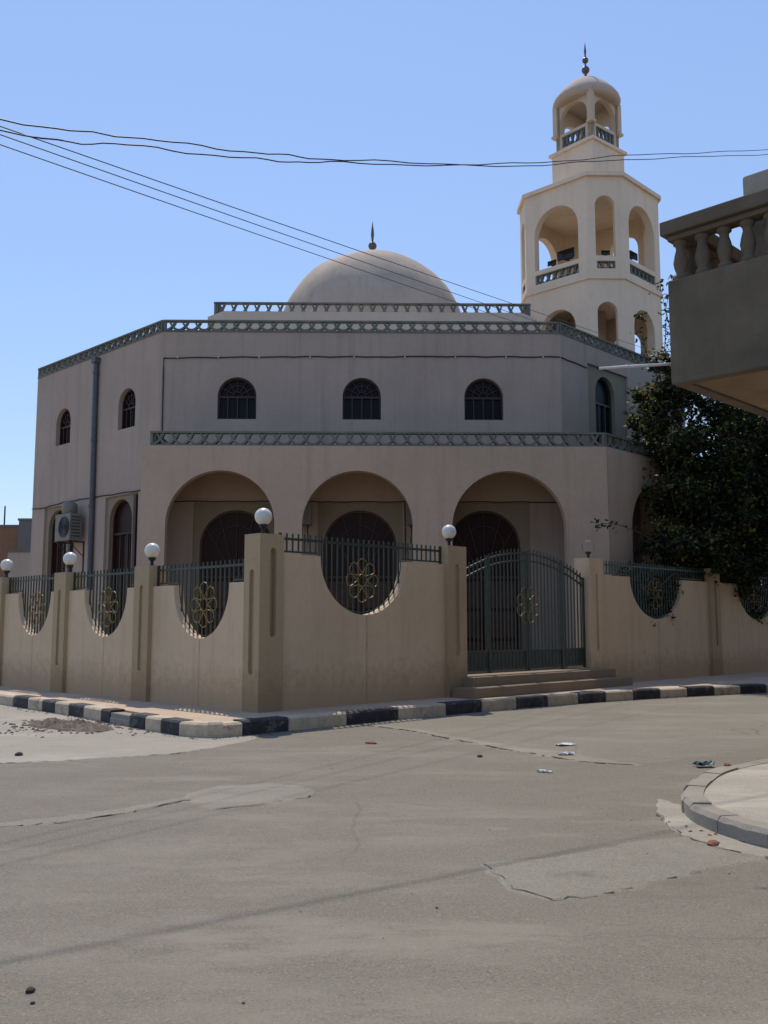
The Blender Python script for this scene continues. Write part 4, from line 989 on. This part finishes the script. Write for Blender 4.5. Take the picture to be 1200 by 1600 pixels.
def rock(x,y,r,mat,name,label,cat,seed,sz=.6,el=1):
    rnd=random.Random(seed); bm=bmesh.new(); bmesh.ops.create_icosphere(bm,subdivisions=2,radius=r)
    for v in bm.verts: v.co*=rnd.uniform(.78,1.15); v.co.z*=sz; v.co.x*=el
    me=bpy.data.meshes.new(name); bm.to_mesh(me); bm.free(); me.materials.append(M[mat]); o=bpy.data.objects.new(name,me); COL.objects.link(o); o.location=(x,y,r*sz*.5); o.rotation_euler.z=rnd.uniform(0,3); return tag(o,label,cat)
rock(3.86,10.98,.05,'redbrick','brick_shard','small red shard beside the teal carton','shard',1)
rock(2.40,7.20,.045,'redbrick','brick_shard','thin red-brown shard in the mortar at the foot of the island kerb','shard',2,.4,2.0)
rock(2.66,6.72,.04,'redbrick','brick_shard','flat brown shard just below the island kerb near the right edge','shard',3,.35,2.2)
rock(-1.55,4.39,.022,'stone','stone','larger dark pebble at the bottom left of the road','stone',4)
rock(-1.49,4.26,.011,'stone','stone','tiny dark pebble just below the larger one at bottom left','stone',5)
rock(-4.46,11.92,.05,'stone','stone','dark stone at the left edge on the pale concrete','stone',6)
rock(1.16,11.81,.035,'stone','stone','dark pebble in mid road below the gate','stone',7)
rock(-.17,13.11,.05,'redbrick','brick_shard','pinkish shard on the road before the corner','shard',8,.4,1.8)
# dirt heap by the left kerb, too many bits to count
rnd=random.Random(13); g=MB()
vs=[];fs=[];nx,ny=44,28
for i in range(nx+1):
    for j in range(ny+1):
        u,v=i/nx*2-1,j/ny*2-1; q=max(0,1-u*u-v*v); x=-4.95+u*.95-v*.25; y=15.25+v*.85+u*-.45
        vs.append((x,y,-.05+.12*q**.7*(.6+.4*math.sin(u*7+v*3)*math.cos(v*6-u*4))+rnd.uniform(0,.075)*q**.4))
for i in range(nx):
    for j in range(ny): a=i*(ny+1)+j; fs.append((a,a+ny+1,a+ny+2,a+1))
g.norec=True; g.add(vs,fs)
o=g.build('dirt_heap','rubble'); tag(o,'low heap of broken dirt and mortar against the left kerb','dirt heap')
def gravel(n,fx,rng,name,mat,seed):
    rnd=random.Random(seed); g=MB()
    for _ in range(n):
        x,y=fx(rnd); r=rnd.uniform(*rng)
        ps=[Vector((rnd.uniform(.7,1.2)*a,rnd.uniform(.7,1.2)*b_,rnd.uniform(.5,.9)*c)).normalized()*r for a,b_,c in ((1,0,.2),(0,1,.2),(-1,0,.2),(0,-1,.2))]
        # small irregular pyramid-like chips
        a0=rnd.uniform(0,6.28); k=5; base=[(x+r*rnd.uniform(.7,1.3)*math.cos(a0+6.283*i/k),y+r*rnd.uniform(.7,1.3)*math.sin(a0+6.283*i/k),.004) for i in range(k)]
        top=[(x+(b_[0]-x)*.55,y+(b_[1]-y)*.55,r*rnd.uniform(.5,.9)) for b_ in base]
        g.add(base+top,[tuple(range(k)),tuple(range(k,2*k))]+[(i,(i+1)%k,k+(i+1)%k,k+i) for i in range(k)])
    o=g.build(name,mat); return tag(o,None,None,None,'stuff')
o=gravel(420,lambda r:(-4.9+r.gauss(0,.7),15.2+r.gauss(0,.5)),(.008,.035),'rubble','rubble',1); tag(o,'loose rubble chips scattered round the dirt heap','rubble')
o=gravel(130,lambda r:(r.uniform(-6,6),r.uniform(4,19) if r.random()<.7 else r.uniform(9,14)),(.003,.010),'grit','stone',2); tag(o,'tiny dark grit scattered over the road surface','grit')
o=gravel(46,lambda r:(lambda t:(2.47+.9*t*t+r.gauss(0,.05)-(.12 if t<.4 else 0),8.2-1.9*t+r.gauss(0,.05)))(r.random()),(.006,.022),'leaf_litter','redbrick',4); tag(o,'reddish leaf and brick bits at the foot of the island kerb','litter')
def alongkerb(r):
    i=r.randrange(3,35); a,b_=KB[i],KB[i+1]; t=r.random(); d=abs(r.gauss(0,.12))+.02
    dx,dy=b_[0]-a[0],b_[1]-a[1]; l=math.hypot(dx,dy); return (a[0]+dx*t+dy/l*d,a[1]+dy*t-dx/l*d)
o=gravel(420,alongkerb,(.006,.022),'kerb_grit','rubble',3); tag(o,'fine grit and sand collected along the foot of the black and white kerb','grit')

# ================================================================= LIGHT, SKY, CAMERA
SE,SA=61,11      # sun height; degrees left of the view axis, behind the mosque
w=bpy.data.worlds.new('World'); scn.world=w; w.use_nodes=True; nt=w.node_tree; bg=nt.nodes['Background']
sky=nt.nodes.new('ShaderNodeTexSky'); sky.sky_type='NISHITA'; sky.sun_disc=False; sky.sun_elevation=R(SE); sky.sun_rotation=R(-SA)
sky.air_density=1.35; sky.dust_density=.12; sky.ozone_density=1.6; sky.altitude=0
tint=mixc(nt,mixc(nt,sky.outputs[0],(.92,.95,1.03),1.0,'MULTIPLY'),(2.6,3.85,7.0),.42); nt.links.new(tint,bg.inputs['Color']); bg.inputs['Strength'].default_value=.138
sd=bpy.data.lights.new('sun','SUN'); sd.energy=3.75; sd.angle=R(.7); sd.color=(1,.92,.80)
so=bpy.data.objects.new('sun',sd); COL.objects.link(so)
dirv=Vector((-math.sin(R(SA))*math.cos(R(SE)),math.cos(R(SA))*math.cos(R(SE)),math.sin(R(SE))))
so.rotation_euler=dirv.to_track_quat('Z','Y').to_euler(); so.location=(0,20,30)
cd=bpy.data.cameras.new('camera'); cam=bpy.data.objects.new('camera',cd); COL.objects.link(cam)
cd.sensor_fit='VERTICAL'; cd.sensor_height=32; cd.lens=32*1490/1600; cd.clip_end=3000; cd.clip_start=.05
cam.location=(0,0,1.6); cam.rotation_euler=(R(90)+math.atan(175/1490),0,0); scn.camera=cam
scn.render.engine='CYCLES'
scn.render.resolution_x=768; scn.render.resolution_y=1024
vs_=scn.view_settings; vs_.view_transform='Standard'; vs_.look='None'; vs_.exposure=0; vs_.gamma=1
